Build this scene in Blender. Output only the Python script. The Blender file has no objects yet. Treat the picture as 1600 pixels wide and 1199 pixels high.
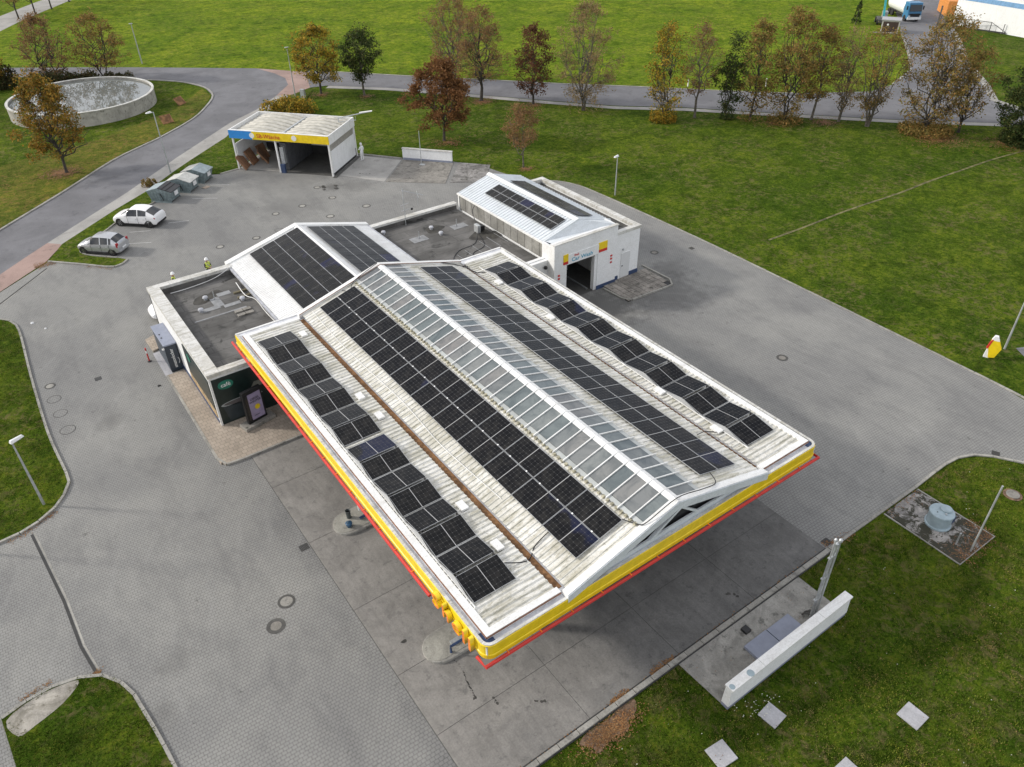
import bpy, bmesh, math, random
import numpy as np
from mathutils import Vector, Matrix
from mathutils.geometry import tessellate_polygon

sc = bpy.context.scene
COL = sc.collection
R_ = math.radians
rnd = random.Random(7)

# ------------------------------------------------------------------ camera
CAM_H = 28.7
yaw, pitch, roll = 0.61036, 0.63057, 0.017806
fw = Vector((math.cos(pitch)*math.sin(yaw), math.cos(pitch)*math.cos(yaw), -math.sin(pitch)))
rt = Vector((math.cos(yaw), -math.sin(yaw), 0)); dn = fw.cross(rt)
r2 = rt*math.cos(roll)+dn*math.sin(roll); d2 = -rt*math.sin(roll)+dn*math.cos(roll)
cd = bpy.data.cameras.new('camera'); cam = bpy.data.objects.new('camera', cd); COL.objects.link(cam)
mw = Matrix.Identity(4)
for i in range(3):
    mw[i][0] = r2[i]; mw[i][1] = -d2[i]; mw[i][2] = -fw[i]
mw[2][3] = CAM_H
cam.matrix_world = mw
cd.sensor_width = 36; cd.lens = 36*1197.785/1600; cd.clip_start = 0.5; cd.clip_end = 3000
sc.camera = cam

# ------------------------------------------------------------------ light
SUN_EL = R_(26.5); SUN_AZ_TO = R_(-41.8)          # direction the shadows run (world XY angle)
to_sun = Vector((-math.cos(SUN_AZ_TO)*math.cos(SUN_EL), -math.sin(SUN_AZ_TO)*math.cos(SUN_EL), math.sin(SUN_EL)))
sl = bpy.data.lights.new('sun', 'SUN'); so = bpy.data.objects.new('sun', sl); COL.objects.link(so)
sl.energy = 2.1; sl.angle = R_(4.0); sl.color = (1.0, .955, .88)
so.rotation_euler = to_sun.to_track_quat('Z', 'Y').to_euler()
world = bpy.data.worlds.new('World'); sc.world = world; world.use_nodes = True
wn = world.node_tree; wn.nodes.clear()
wo = wn.nodes.new('ShaderNodeOutputWorld'); bg = wn.nodes.new('ShaderNodeBackground'); bg.inputs[1].default_value = .13
sky = wn.nodes.new('ShaderNodeTexSky'); sky.sky_type = 'NISHITA'; sky.sun_disc = False
sky.sun_elevation = SUN_EL; sky.sun_rotation = math.atan2(to_sun.x, to_sun.y); sky.dust_density = 3; sky.air_density = 1
tc = wn.nodes.new('ShaderNodeTexCoord'); mp = wn.nodes.new('ShaderNodeMapping'); mp.inputs['Scale'].default_value = (1.5, 1.5, 3.2)
nz = wn.nodes.new('ShaderNodeTexNoise'); nz.inputs['Scale'].default_value = 2.6; nz.inputs['Detail'].default_value = 7; nz.inputs['Roughness'].default_value = .6
cr = wn.nodes.new('ShaderNodeValToRGB'); cr.color_ramp.elements[0].position = .36; cr.color_ramp.elements[1].position = .6
cr.color_ramp.elements[0].color = (.45, .45, .45, 1); cr.color_ramp.elements[1].color = (1, 1, 1, 1)
cl = wn.nodes.new('ShaderNodeValToRGB'); cl.color_ramp.elements[0].position = .40; cl.color_ramp.elements[1].position = .62
cl.color_ramp.elements[0].color = (3.2, 3.4, 3.9, 1); cl.color_ramp.elements[1].color = (9.6, 9.4, 9.2, 1)
nz2 = wn.nodes.new('ShaderNodeTexNoise'); nz2.inputs['Scale'].default_value = 1.7; nz2.inputs['Detail'].default_value = 5
mx = wn.nodes.new('ShaderNodeMix'); mx.data_type = 'RGBA'
wl = wn.links.new
wl(tc.outputs['Generated'], mp.inputs[0]); wl(mp.outputs[0], nz.inputs[0]); wl(mp.outputs[0], nz2.inputs[0])
wl(nz.outputs[0], cr.inputs[0]); wl(nz2.outputs[0], cl.inputs[0])
wl(cr.outputs[0], mx.inputs[0]); wl(sky.outputs[0], mx.inputs[6]); wl(cl.outputs[0], mx.inputs[7])
wl(mx.outputs[2], bg.inputs[0]); wl(bg.outputs[0], wo.inputs[0])
sc.view_settings.view_transform = 'Standard'; sc.view_settings.look = 'None'
sc.view_settings.exposure = 0.42; sc.view_settings.gamma = 1.0; sc.view_settings.use_curve_mapping = False

# ------------------------------------------------------------------ node material helpers
class NM:
    def __init__(s, name):
        s.m = bpy.data.materials.new(name); s.m.use_nodes = True; s.t = s.m.node_tree
        s.b = s.t.nodes['Principled BSDF']; s._p = None
    def n(s, t, **k):
        x = s.t.nodes.new('ShaderNode'+t)
        for a, v in k.items(): setattr(x, a, v)
        return x
    def l(s, a, b): s.t.links.new(a, b)
    def pos(s):
        if not s._p: s._p = s.n('NewGeometry').outputs['Position']
        return s._p
    def mapped(s, scale=(1, 1, 1), rot=(0, 0, 0), src=None, loc=(0, 0, 0)):
        mm = s.n('Mapping'); s.l(src or s.pos(), mm.inputs[0]); mm.inputs['Scale'].default_value = scale
        mm.inputs['Rotation'].default_value = rot; mm.inputs['Location'].default_value = loc
        return mm.outputs[0]
    def noise(s, sc_, det=4, rough=.55, src=None, dist=0):
        x = s.n('TexNoise'); s.l(src or s.pos(), x.inputs[0]); x.inputs['Scale'].default_value = sc_
        x.inputs['Detail'].default_value = det; x.inputs['Roughness'].default_value = rough; x.inputs['Distortion'].default_value = dist
        return x.outputs[0]
    def ramp(s, f, stops):
        x = s.n('ValToRGB'); s.l(f, x.inputs[0]); e = x.color_ramp.elements
        while len(e) < len(stops): e.new(.5)
        for i, (p, c) in enumerate(stops):
            e[i].position = p; e[i].color = (c, c, c, 1) if not hasattr(c, '__len__') else (*c, 1)
        return x.outputs[0]
    def mix(s, f, a, b, mode='MIX'):
        x = s.n('Mix', data_type='RGBA', blend_type=mode)
        for i, v in ((0, f), (6, a), (7, b)):
            if hasattr(v, 'is_linked'): s.l(v, x.inputs[i])
            elif i == 0: x.inputs[0].default_value = v
            else: x.inputs[i].default_value = (*v, 1)
        return x.outputs[2]
    def math(s, op, a, b=None):
        x = s.n('Math', operation=op)
        for i, v in ((0, a), (1, b)):
            if v is None: continue
            if hasattr(v, 'is_linked'): s.l(v, x.inputs[i])
            else: x.inputs[i].default_value = v
        return x.outputs[0]
    def bump(s, h, st=.3, d=.02):
        x = s.n('Bump'); s.l(h, x.inputs['Height']); x.inputs['Strength'].default_value = st; x.inputs['Distance'].default_value = d
        s.l(x.outputs[0], s.b.inputs['Normal'])
    def fin(s, col=None, rough=.8, metal=0, spec=None):
        if col is not None:
            if hasattr(col, 'is_linked'): s.l(col, s.b.inputs['Base Color'])
            else: s.b.inputs['Base Color'].default_value = (*col, 1)
        if hasattr(rough, 'is_linked'): s.l(rough, s.b.inputs['Roughness'])
        else: s.b.inputs['Roughness'].default_value = rough
        s.b.inputs['Metallic'].default_value = metal
        if spec is not None: s.b.inputs['Specular IOR Level'].default_value = spec
        return s.m

def plain(name, col, rough=.6, metal=0, var=.12, scale=3, bumpst=0):
    """one colour with slight wear"""
    k = NM(name); f = k.noise(scale, 5, .6)
    a = tuple(c*(1-var) for c in col); b = tuple(min(1, c*(1+var)) for c in col)
    c = k.ramp(f, [(.4, a), (.6, b)])
    if bumpst: k.bump(k.noise(scale*6, 4), bumpst, .01)
    return k.fin(c, rough, metal)

def grass_mat(name, g1, g2, g3, dead, deadamt=.55, fine=9, contrast=1.0):
    k = NM(name)
    a = k.ramp(k.noise(fine, 6, .8), [(.40, tuple(c*.38 for c in g1)), (.49, g1), (.60, g2)])
    b = k.ramp(k.noise(fine*.4, 6, .75, dist=.5), [(.40, tuple(c*.6 for c in g1)), (.5, g2), (.60, g3)])
    c = k.mix(k.ramp(k.noise(1.3, 6, .7), [(.42, 0), (.58, 1)]), a, b)
    c = k.mix(1, c, k.ramp(k.noise(.55, 6, .7, dist=.8), [(.38, (.62, .66, .6)), (.5, (1, 1, 1)), (.64, (1.35, 1.22, 1.1))]), 'MULTIPLY')
    c = k.mix(1, c, k.ramp(k.noise(.09, 5, .6), [(.4, (.78, .84, .75)), (.6, (1.2, 1.1, 1.0))]), 'MULTIPLY')
    n1 = k.noise(1.7, 8, .8, dist=.9); n2 = k.noise(.2, 4, .6)
    d = k.math('MULTIPLY', k.ramp(n1, [(.50, 0), (.60, 1)]), k.ramp(n2, [(.42, .12), (.56, 1)]))
    c = k.mix(k.math('MULTIPLY', d, deadamt), c, dead)
    sp = k.ramp(k.noise(11, 2, .5), [(.68, 0), (.71, 1)])
    c = k.mix(k.math('MULTIPLY', sp, .1), c, (.4, .42, .2))
    k.bump(k.noise(fine*.8, 7, .85), 1.0, .16)
    return k.fin(c, .95, spec=.03)

MAT = {}
MAT['grass'] = grass_mat('grass_near', (.050, .094, .008), (.086, .146, .014), (.135, .165, .021), (.20, .165, .075), .68)
MAT['meadow'] = grass_mat('grass_meadow', (.100, .175, .012), (.145, .218, .018), (.185, .220, .024), (.22, .19, .06), .5, 3)
MAT['dry_grass'] = grass_mat('grass_dry', (.09, .13, .018), (.13, .16, .03), (.19, .15, .045), (.24, .15, .06), .8, 7)

def paving():
    k = NM('block_paving')
    v = k.mapped(rot=(0, 0, R_(2)))
    br = k.n('TexBrick'); k.l(v, br.inputs[0]); br.offset = .5
    br.inputs['Scale'].default_value = 1; br.inputs['Brick Width'].default_value = .2; br.inputs['Row Height'].default_value = .155
    br.inputs['Mortar Size'].default_value = .013; br.inputs['Mortar Smooth'].default_value = .3; br.inputs['Bias'].default_value = 0
    br.inputs['Color1'].default_value = (.255, .254, .246, 1); br.inputs['Color2'].default_value = (.275, .273, .263, 1); br.inputs['Mortar'].default_value = (.15, .15, .142, 1)
    c = br.outputs['Color']
    big = k.noise(.11, 6, .62, dist=.4); c = k.mix(1, c, k.ramp(big, [(.4, (.86, .86, .865)), (.6, (1.07, 1.065, 1.045))]), 'MULTIPLY')
    s2 = k.noise(.55, 5, .7, src=k.mapped((1, .35, 1), (0, 0, R_(20)))); c = k.mix(1, c, k.ramp(s2, [(.36, (.84, .84, .85)), (.52, (1, 1, 1))]), 'MULTIPLY')
    s3 = k.noise(1.6, 7, .7); c = k.mix(1, c, k.ramp(s3, [(.30, (.62, .62, .61)), (.38, (1, 1, 1))]), 'MULTIPLY')
    fine = k.noise(16, 4, .7); c = k.mix(1, c, k.ramp(fine, [(.25, (.86, .86, .86)), (.75, (1.1, 1.1, 1.1))]), 'MULTIPLY')
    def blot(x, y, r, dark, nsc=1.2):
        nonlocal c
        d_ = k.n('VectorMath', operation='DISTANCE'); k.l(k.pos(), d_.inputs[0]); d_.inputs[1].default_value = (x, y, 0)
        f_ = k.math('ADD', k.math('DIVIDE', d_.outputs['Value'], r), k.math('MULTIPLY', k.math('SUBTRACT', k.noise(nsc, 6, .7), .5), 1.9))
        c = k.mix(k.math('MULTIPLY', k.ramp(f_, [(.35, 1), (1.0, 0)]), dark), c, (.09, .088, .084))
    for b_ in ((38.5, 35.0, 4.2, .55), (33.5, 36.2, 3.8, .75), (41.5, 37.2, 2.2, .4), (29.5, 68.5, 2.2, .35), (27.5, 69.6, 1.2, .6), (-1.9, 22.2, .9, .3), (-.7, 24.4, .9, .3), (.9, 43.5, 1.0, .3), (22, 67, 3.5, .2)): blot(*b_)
    # faint tyre arcs round the forecourt
    dst = k.n('VectorMath', operation='DISTANCE'); k.l(k.pos(), dst.inputs[0]); dst.inputs[1].default_value = (27, 20, 0)
    w = k.math('SINE', k.math('MULTIPLY', k.math('ADD', dst.outputs['Value'], k.math('MULTIPLY', k.noise(.12, 2), 3)), 4.1))
    am = k.math('MULTIPLY', k.ramp(w, [(.8, 0), (1.0, 1)]), k.ramp(k.noise(.3, 4), [(.45, 0), (.66, .085)]))
    c = k.mix(am, c, (.40, .40, .39))
    k.bump(br.outputs['Fac'], -.5, .01)
    return k.fin(c, .85, spec=.25)
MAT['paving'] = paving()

def asphalt(name, base, var=.12):
    k = NM(name)
    c = k.ramp(k.noise(.25, 6, .65, dist=.5), [(.4, tuple(x*(1-var) for x in base)), (.6, tuple(x*(1+var) for x in base))])
    c = k.mix(1, c, k.ramp(k.noise(16, 4, .75), [(.38, (.85, .85, .85)), (.62, (1.12, 1.12, 1.12))]), 'MULTIPLY')
    c = k.mix(1, c, k.ramp(k.noise(.8, 6, .7), [(.34, (.78, .78, .78)), (.44, (1, 1, 1))]), 'MULTIPLY')
    k.bump(k.noise(30, 4), .25, .01)
    return k.fin(c, .85, spec=.25)
MAT['asphalt'] = asphalt('road_asphalt', (.165, .165, .175))
MAT['sidewalk'] = asphalt('sidewalk_paving', (.34, .33, .31))
MAT['pink'] = asphalt('pink_paving', (.33, .235, .205))

def concrete(name, base, stain=(.10, .095, .09), sa=.5, blotch=.2):
    k = NM(name)
    c = k.ramp(k.noise(.33, 7, .65, dist=1.2), [(.38, tuple(x*(1-blotch) for x in base)), (.62, tuple(x*(1+blotch*.7) for x in base))])
    c = k.mix(k.math('MULTIPLY', k.ramp(k.noise(.7, 8, .72, dist=1.4), [(.48, 0), (.64, 1)]), sa*.6), c, stain)
    c = k.mix(k.math('MULTIPLY', k.ramp(k.noise(2.4, 7, .7), [(.57, 0), (.63, 1)]), sa), c, stain)
    c = k.mix(1, c, k.ramp(k.noise(1.2, 6, .7, src=k.mapped((3.5, .6, 1), (0, 0, R_(25)))), [(.4, (.93, .93, .93)), (.6, (1.06, 1.06, 1.06))]), 'MULTIPLY')
    c = k.mix(1, c, k.ramp(k.noise(14, 6, .75), [(.38, (.87, .87, .87)), (.62, (1.1, 1.1, 1.1))]), 'MULTIPLY')
    k.bump(k.noise(9, 6), .25, .01)
    return k.fin(c, .8, spec=.3)
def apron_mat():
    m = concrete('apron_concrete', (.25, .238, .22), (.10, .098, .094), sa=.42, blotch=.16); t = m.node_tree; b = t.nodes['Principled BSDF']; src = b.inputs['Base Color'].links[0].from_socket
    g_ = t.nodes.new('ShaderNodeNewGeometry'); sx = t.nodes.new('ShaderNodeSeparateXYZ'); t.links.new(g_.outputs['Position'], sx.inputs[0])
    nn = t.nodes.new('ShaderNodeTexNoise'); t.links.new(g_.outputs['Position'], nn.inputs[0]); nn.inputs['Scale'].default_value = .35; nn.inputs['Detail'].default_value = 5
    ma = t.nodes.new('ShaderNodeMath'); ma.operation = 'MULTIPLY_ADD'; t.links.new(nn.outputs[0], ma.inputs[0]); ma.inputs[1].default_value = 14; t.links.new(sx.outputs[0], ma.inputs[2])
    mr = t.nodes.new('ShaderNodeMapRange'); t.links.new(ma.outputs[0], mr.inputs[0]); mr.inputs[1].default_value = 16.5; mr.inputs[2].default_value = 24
    mx_ = t.nodes.new('ShaderNodeMix'); mx_.data_type = 'RGBA'; mx_.blend_type = 'MULTIPLY'; t.links.new(mr.outputs[0], mx_.inputs[0]); t.links.new(src, mx_.inputs[6]); mx_.inputs[7].default_value = (.60, .62, .65, 1)  # slabs darken to the right: fuel soiling plus canopy shade in the colour
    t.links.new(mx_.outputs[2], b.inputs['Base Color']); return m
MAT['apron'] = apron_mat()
MAT['apron_worn_shaded'] = concrete('soiled_shaded_apron_concrete', (.14, .138, .134), (.07, .07, .07), sa=.45, blotch=.2)  # darker slab tone: fuel soiling with canopy shade mixed into the colour
MAT['frontpad'] = concrete('front_pad_concrete', (.34, .33, .305), (.10, .10, .09), .7, .25)
MAT['kerb'] = concrete('kerb_concrete', (.33, .32, .29), sa=.5)
MAT['oldconc'] = concrete('weathered_concrete', (.26, .245, .22), (.06, .06, .05), .8)
MAT['darkconc'] = concrete('mossy_concrete', (.24, .23, .22), (.03, .032, .02), 1.0, .45)
MAT['pondwall'] = concrete('pond_concrete', (.42, .40, .36), (.12, .12, .10), .8)
MAT['slab'] = concrete('pale_slab', (.40, .40, .42), (.3, .3, .3), .3, .06)

def tiles():
    k = NM('shop_pavement_tiles')
    br = k.n('TexBrick'); k.l(k.pos(), br.inputs[0]); br.offset = .5; br.inputs['Scale'].default_value = 1
    br.inputs['Brick Width'].default_value = .3; br.inputs['Row Height'].default_value = .3; br.inputs['Mortar Size'].default_value = .012
    br.inputs['Color1'].default_value = (.33, .285, .24, 1); br.inputs['Color2'].default_value = (.40, .345, .29, 1); br.inputs['Mortar'].default_value = (.2, .18, .15, 1)
    c = k.mix(1, br.outputs['Color'], k.ramp(k.noise(.7, 6, .7), [(.3, (.8, .78, .74)), (.7, (1.1, 1.08, 1.05))]), 'MULTIPLY')
    k.bump(br.outputs['Fac'], -.4, .01)
    return k.fin(c, .85)
MAT['tiles'] = tiles()

def roofwhite(name, base, dirt, amt):
    k = NM(name)
    n1 = k.noise(1.1, 8, .78, src=k.mapped((.6, 3.2, 1)), dist=.7)
    c = k.mix(k.math('MULTIPLY', k.ramp(n1, [(.46, 0), (.60, 1)]), amt), base, dirt)
    c = k.mix(k.math('MULTIPLY', k.ramp(k.noise(.5, 6, .7, dist=.5), [(.48, 0), (.62, .6)]), amt), c, tuple(x*.9 for x in dirt))
    c = k.mix(1, c, k.ramp(k.noise(14, 6, .75), [(.38, (.88, .88, .87)), (.62, (1.04, 1.04, 1.04))]), 'MULTIPLY')
    n3 = k.ramp(k.noise(5, 7, .8), [(.56, 0), (.62, 1)]); c = k.mix(k.math('MULTIPLY', n3, amt*.6), c, tuple(x*.45 for x in dirt))
    return k.fin(c, .5)
MAT['roof'] = roofwhite('weathered_white_sheet', (.75, .74, .70), (.38, .36, .27), .8)
MAT['white'] = roofwhite('white_metal', (.84, .845, .84), (.52, .5, .46), .3)
MAT['whitewall'] = roofwhite('white_wall_paint', (.85, .86, .87), (.62, .62, .6), .22)
MAT['bluewhite'] = roofwhite('pale_blue_sheet', (.67, .71, .745), (.47, .5, .51), .35)
MAT['coping'] = roofwhite('coping_stone', (.68, .675, .65), (.33, .31, .25), .65)
MAT['yellow'] = plain('yellow_paint', (.80, .58, .015), .35, var=.07)
MAT['red'] = plain('red_paint', (.55, .035, .03), .4, var=.1)
MAT['orange'] = plain('faded_orange', (.78, .22, .03), .5, var=.15)
MAT['blue'] = plain('blue_paint', (.03, .24, .62), .4, var=.05)
MAT['cyan'] = plain('sign_cyan', (.03, .33, .50), .4, var=.03)
MAT['navy'] = plain('navy_plinth', (.035, .06, .13), .5)
MAT['black'] = plain('black_plastic', (.012, .012, .014), .35)
MAT['panelblack'] = plain('black_panel_frame', (.03, .03, .035), .4)
MAT['dark'] = plain('dark_interior', (.035, .035, .035), .8)
MAT['rubber'] = plain('black_rubber', (.018, .018, .018), .8)
MAT['steel'] = plain('galvanised_steel', (.48, .50, .51), .45, .5)
MAT['alu'] = plain('aluminium', (.42, .43, .44), .4, .5, var=.05)
MAT['chrome'] = plain('wheel_alloy', (.55, .55, .56), .3, .8)
MAT['greyblue'] = plain('grey_blue_sheet', (.24, .265, .34), .4, var=.06)
MAT['darkgreen'] = plain('dark_green_cladding', (.012, .022, .02), .35)
MAT['emerald'] = plain('green_logo', (.02, .16, .11), .5)
MAT['rust'] = plain('rusty_gutter', (.24, .125, .055), .85, var=.35, scale=2.5)
MAT['brownedge'] = plain('brown_edge', (.22, .11, .07), .8, var=.25)
MAT['cardboard'] = plain('brown_cardboard', (.27, .145, .08), .85, var=.2)
MAT['teal'] = plain('teal_paint', (.03, .30, .33), .5)
MAT['skin'] = plain('skin', (.5, .3, .22), .6)
MAT['hiviz'] = plain('hi_vis_yellow', (.62, .72, .12), .7)
MAT['tank'] = plain('pale_blue_tank', (.30, .38, .42), .4, var=.08)
MAT['gutter'] = plain('grey_gutter', (.45, .46, .49), .45, .2, var=.15)
MAT['skin_tank'] = MAT['tank']
MAT['carwhite'] = plain('white_car_paint', (.82, .82, .82), .18, var=.01)
MAT['carsilver'] = plain('silver_car_paint', (.50, .51, .53), .25, .55, var=.02)
MAT['binmetal'] = plain('grey_green_steel', (.20, .25, .26), .55, var=.18, scale=4)
MAT['binlid'] = plain('light_grey_lid', (.50, .50, .47), .6, var=.12)
MAT['binlidblue'] = plain('blue_grey_lid', (.30, .36, .38), .5, var=.12)
MAT['lav'] = plain('screen_lavender', (.32, .27, .40), .3, var=.1)
MAT['iron'] = concrete('cast_iron', (.10, .098, .092), (.05, .05, .05), .3)
MAT['bark'] = plain('bark', (.12, .105, .085), .9, var=.35, scale=5)
MAT['darkbark'] = plain('dark_bark', (.055, .048, .040), .9, var=.3, scale=5)
MAT['taillight'] = plain('tail_light', (.35, .015, .02), .25)
MAT['headlight'] = plain('clear_lamp', (.6, .62, .65), .15)

def bitumen():
    k = NM('bitumen_roofing')
    c = k.ramp(k.noise(.5, 6, .6, dist=.6), [(.4, (.085, .082, .077)), (.6, (.15, .145, .138))])
    br = k.n('TexBrick'); k.l(k.pos(), br.inputs[0]); br.inputs['Scale'].default_value = 1; br.inputs['Brick Width'].default_value = 5; br.inputs['Row Height'].default_value = 1.0
    br.inputs['Mortar Size'].default_value = .03; br.inputs['Color1'].default_value = (1, 1, 1, 1); br.inputs['Color2'].default_value = (.9, .9, .9, 1); br.inputs['Mortar'].default_value = (.65, .65, .65, 1)
    c = k.mix(1, c, br.outputs['Color'], 'MULTIPLY')
    c = k.mix(1, c, k.ramp(k.noise(20, 4, .7), [(.3, (.85, .85, .85)), (.7, (1.15, 1.15, 1.15))]), 'MULTIPLY')
    # black damp blots
    c = k.mix(k.ramp(k.noise(.75, 5, .6, dist=.6), [(.60, 0), (.68, .85)]), c, (.02, .02, .018))
    k.bump(br.outputs['Fac'], -.3, .01)
    return k.fin(c, .85)
MAT['bitumen'] = bitumen()

def solar(name, nu, nv, split='u', base=(.0035, .004, .0055), tint=(.007, .010, .032), rough=.2, line=(.06, .06, .06), thick=.03, dots=.5, mid=.0075):
    """UV cell grid with a pale gap in the middle of u"""
    k = NM(name); uv = k.n('UVMap').outputs[0]; sp = k.n('SeparateXYZ'); k.l(uv, sp.inputs[0])
    u, v = sp.outputs[0], sp.outputs[1]
    def grid(x, n, w):
        f = k.math('FRACT', k.math('MULTIPLY', x, n)); d = k.math('ABSOLUTE', k.math('SUBTRACT', f, .5))
        return k.math('GREATER_THAN', d, .5-w)
    gu = grid(u, nu, thick); gv = grid(v, nv, thick)
    ln = k.math('MAXIMUM', gu, gv); both = k.math('MULTIPLY', grid(u, nu, thick*2.2), grid(v, nv, thick*2.2))
    oi = k.n('ObjectInfo'); rv = k.math('ADD', oi.outputs['Random'], k.math('MULTIPLY', k.math('SUBTRACT', k.noise(.45, 2), .5), .8))
    b = k.mix(k.ramp(rv, [(.95, 0), (1.2, 1)]), base, tint)
    c = k.mix(k.math('MULTIPLY', ln, .5), b, line)
    c = k.mix(k.math('MULTIPLY', both, dots), c, (.18, .18, .18))
    c = k.mix(k.math('LESS_THAN', k.math('ABSOLUTE', k.math('SUBTRACT', u, .5)), mid), c, (.42, .42, .42))
    c = k.mix(k.math('MULTIPLY', k.ramp(k.noise(2.5, 6, .7), [(.45, 0), (.65, 1)]), .06), c, (.25, .23, .2))
    k.l(k.math('ADD', k.math('MULTIPLY', k.noise(1.2, 4), .16), rough-.06), k.b.inputs['Roughness'])
    m = k.fin(c, rough, spec=.15); k.l(k.math('ADD', k.math('MULTIPLY', k.noise(1.2, 4), .2), rough-.08), k.b.inputs['Roughness']); return m
MAT['cells_wing'] = solar('solar_cells_wing', 10, 6)
MAT['cells_slope'] = solar('solar_cells_slope', 10, 6)
MAT['cells_fine'] = solar('solar_cells_fine', 12, 8, base=(.007, .007, .008), tint=(.009, .011, .045), line=(.055, .055, .045), thick=.06, dots=.15, mid=.002)

def glass(name, base, rough=.06):
    k = NM(name); c = k.ramp(k.noise(.5, 4, .6), [(.3, tuple(x*.8 for x in base)), (.7, tuple(x*1.15 for x in base))])
    return k.fin(c, rough, spec=.8)
k_ = NM('grey_skylight_glass'); MAT['skyglass'] = k_.fin(k_.mix(1, k_.ramp(k_.n('ObjectInfo').outputs['Random'], [(.0, (.10, .125, .13)), (.45, (.15, .17, .17)), (.75, (.17, .165, .16)), (1, (.12, .14, .145))]), k_.ramp(k_.noise(.9, 5, .65, dist=1), [(.4, (.75, .78, .8)), (.6, (1.25, 1.22, 1.2))]), 'MULTIPLY'), .05, spec=.8)  # pane tints and blotches carry reflected cloud tones in the base colour
MAT['milkglass'] = glass('milky_skylight_strip', (.40, .42, .41), .3)
MAT['carglass'] = glass('dark_car_glass', (.015, .018, .02), .05)
MAT['screen'] = glass('black_screen_glass', (.01, .01, .012), .08)

def water():
    k = NM('pond_water'); k.bump(k.noise(3, 3), .02, .02)
    k.b.inputs['IOR'].default_value = 1.75; return k.fin((.16, .17, .16), .015)
MAT['water'] = water()

def leafmat(name, cols, trans=.35):
    k = NM(name); g = k.n('NewGeometry'); f = g.outputs['Random Per Island']
    n = len(cols); c = k.ramp(f, [((i+.5)/n, cc) for i, cc in enumerate(cols)])
    c2 = k.mix(1, c, k.ramp(k.noise(.9, 3), [(.3, (.62, .62, .62)), (.7, (1.2, 1.2, 1.2))]), 'MULTIPLY')
    k.fin(c2, .7, spec=.2)
    tr = k.n('BsdfTranslucent'); k.l(c2, tr.inputs[0]); ms = k.n('MixShader'); ms.inputs[0].default_value = trans
    k.l(k.b.outputs[0], ms.inputs[1]); k.l(tr.outputs[0], ms.inputs[2]); k.l(ms.outputs[0], k.t.nodes['Material Output'].inputs[0])
    return k.m
LEAF = {
 'orange': leafmat('orange_leaves', [(.26, .15, .03), (.38, .21, .035), (.44, .25, .04), (.22, .18, .035), (.15, .16, .03)]),
 'brown': leafmat('brown_leaves', [(0.250, 0.138, 0.062), (0.350, 0.188, 0.088), (0.200, 0.112, 0.050), (0.300, 0.213, 0.088)]),
 'olive': leafmat('olive_leaves', [(.20, .17, .045), (.28, .20, .055), (.37, .24, .08), (.15, .15, .04), (.40, .22, .07)]),
 'yellow': leafmat('yellow_leaves', [(0.525, 0.350, 0.037), (0.375, 0.275, 0.037), (0.150, 0.163, 0.025), (0.088, 0.112, 0.025), (0.475, 0.275, 0.037)]),
 'green': leafmat('dark_green_leaves', [(0.031, 0.056, 0.015), (0.062, 0.088, 0.022), (0.044, 0.075, 0.019), (0.125, 0.125, 0.037)]),
 'redbrown': leafmat('red_brown_leaves', [(.19, .088, .036), (.25, .12, .045), (.13, .062, .03), (.31, .16, .06)]),
 'darkred': leafmat('dark_red_leaves', [(.15, .062, .035), (.20, .085, .045), (.10, .045, .028), (.17, .09, .04)]),
 'tan': leafmat('tan_leaves', [(0.375, 0.263, 0.125), (0.275, 0.200, 0.094), (0.425, 0.288, 0.138), (0.213, 0.175, 0.075)]),
 'bush': leafmat('dark_bush_leaves', [(0.044, 0.050, 0.019), (0.075, 0.069, 0.025), (0.112, 0.075, 0.037), (0.056, 0.075, 0.025)]),
 'litter': leafmat('fallen_leaves', [(.30, .15, .06), (.22, .10, .04), (.36, .22, .10), (.16, .09, .05)], .1),
}
def blade_mat():
    k = NM('grass_blades'); f = k.n('NewGeometry').outputs['Random Per Island']
    c = k.ramp(f, [(.1, (.060, .105, .010)), (.35, (.095, .15, .016)), (.6, (.135, .175, .022)), (.85, (.165, .185, .035))])
    c = k.mix(k.math('MULTIPLY', k.ramp(k.noise(1.7, 8, .8, dist=.9), [(.50, 0), (.58, 1)]), k.ramp(k.noise(.3, 4, .6), [(.42, .2), (.56, 1)])), c, (.22, .18, .075))
    c = k.mix(1, c, k.ramp(k.noise(.7, 6, .7, dist=.8), [(.4, (.55, .62, .55)), (.5, (1, 1, 1)), (.62, (1.4, 1.25, 1.1))]), 'MULTIPLY')
    k.fin(c, .8, spec=.08); return k.m
LEAF['grassblade'] = blade_mat(); LEAF['petal'] = plain('pale_petal', (.6, .6, .5), .8)


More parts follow.
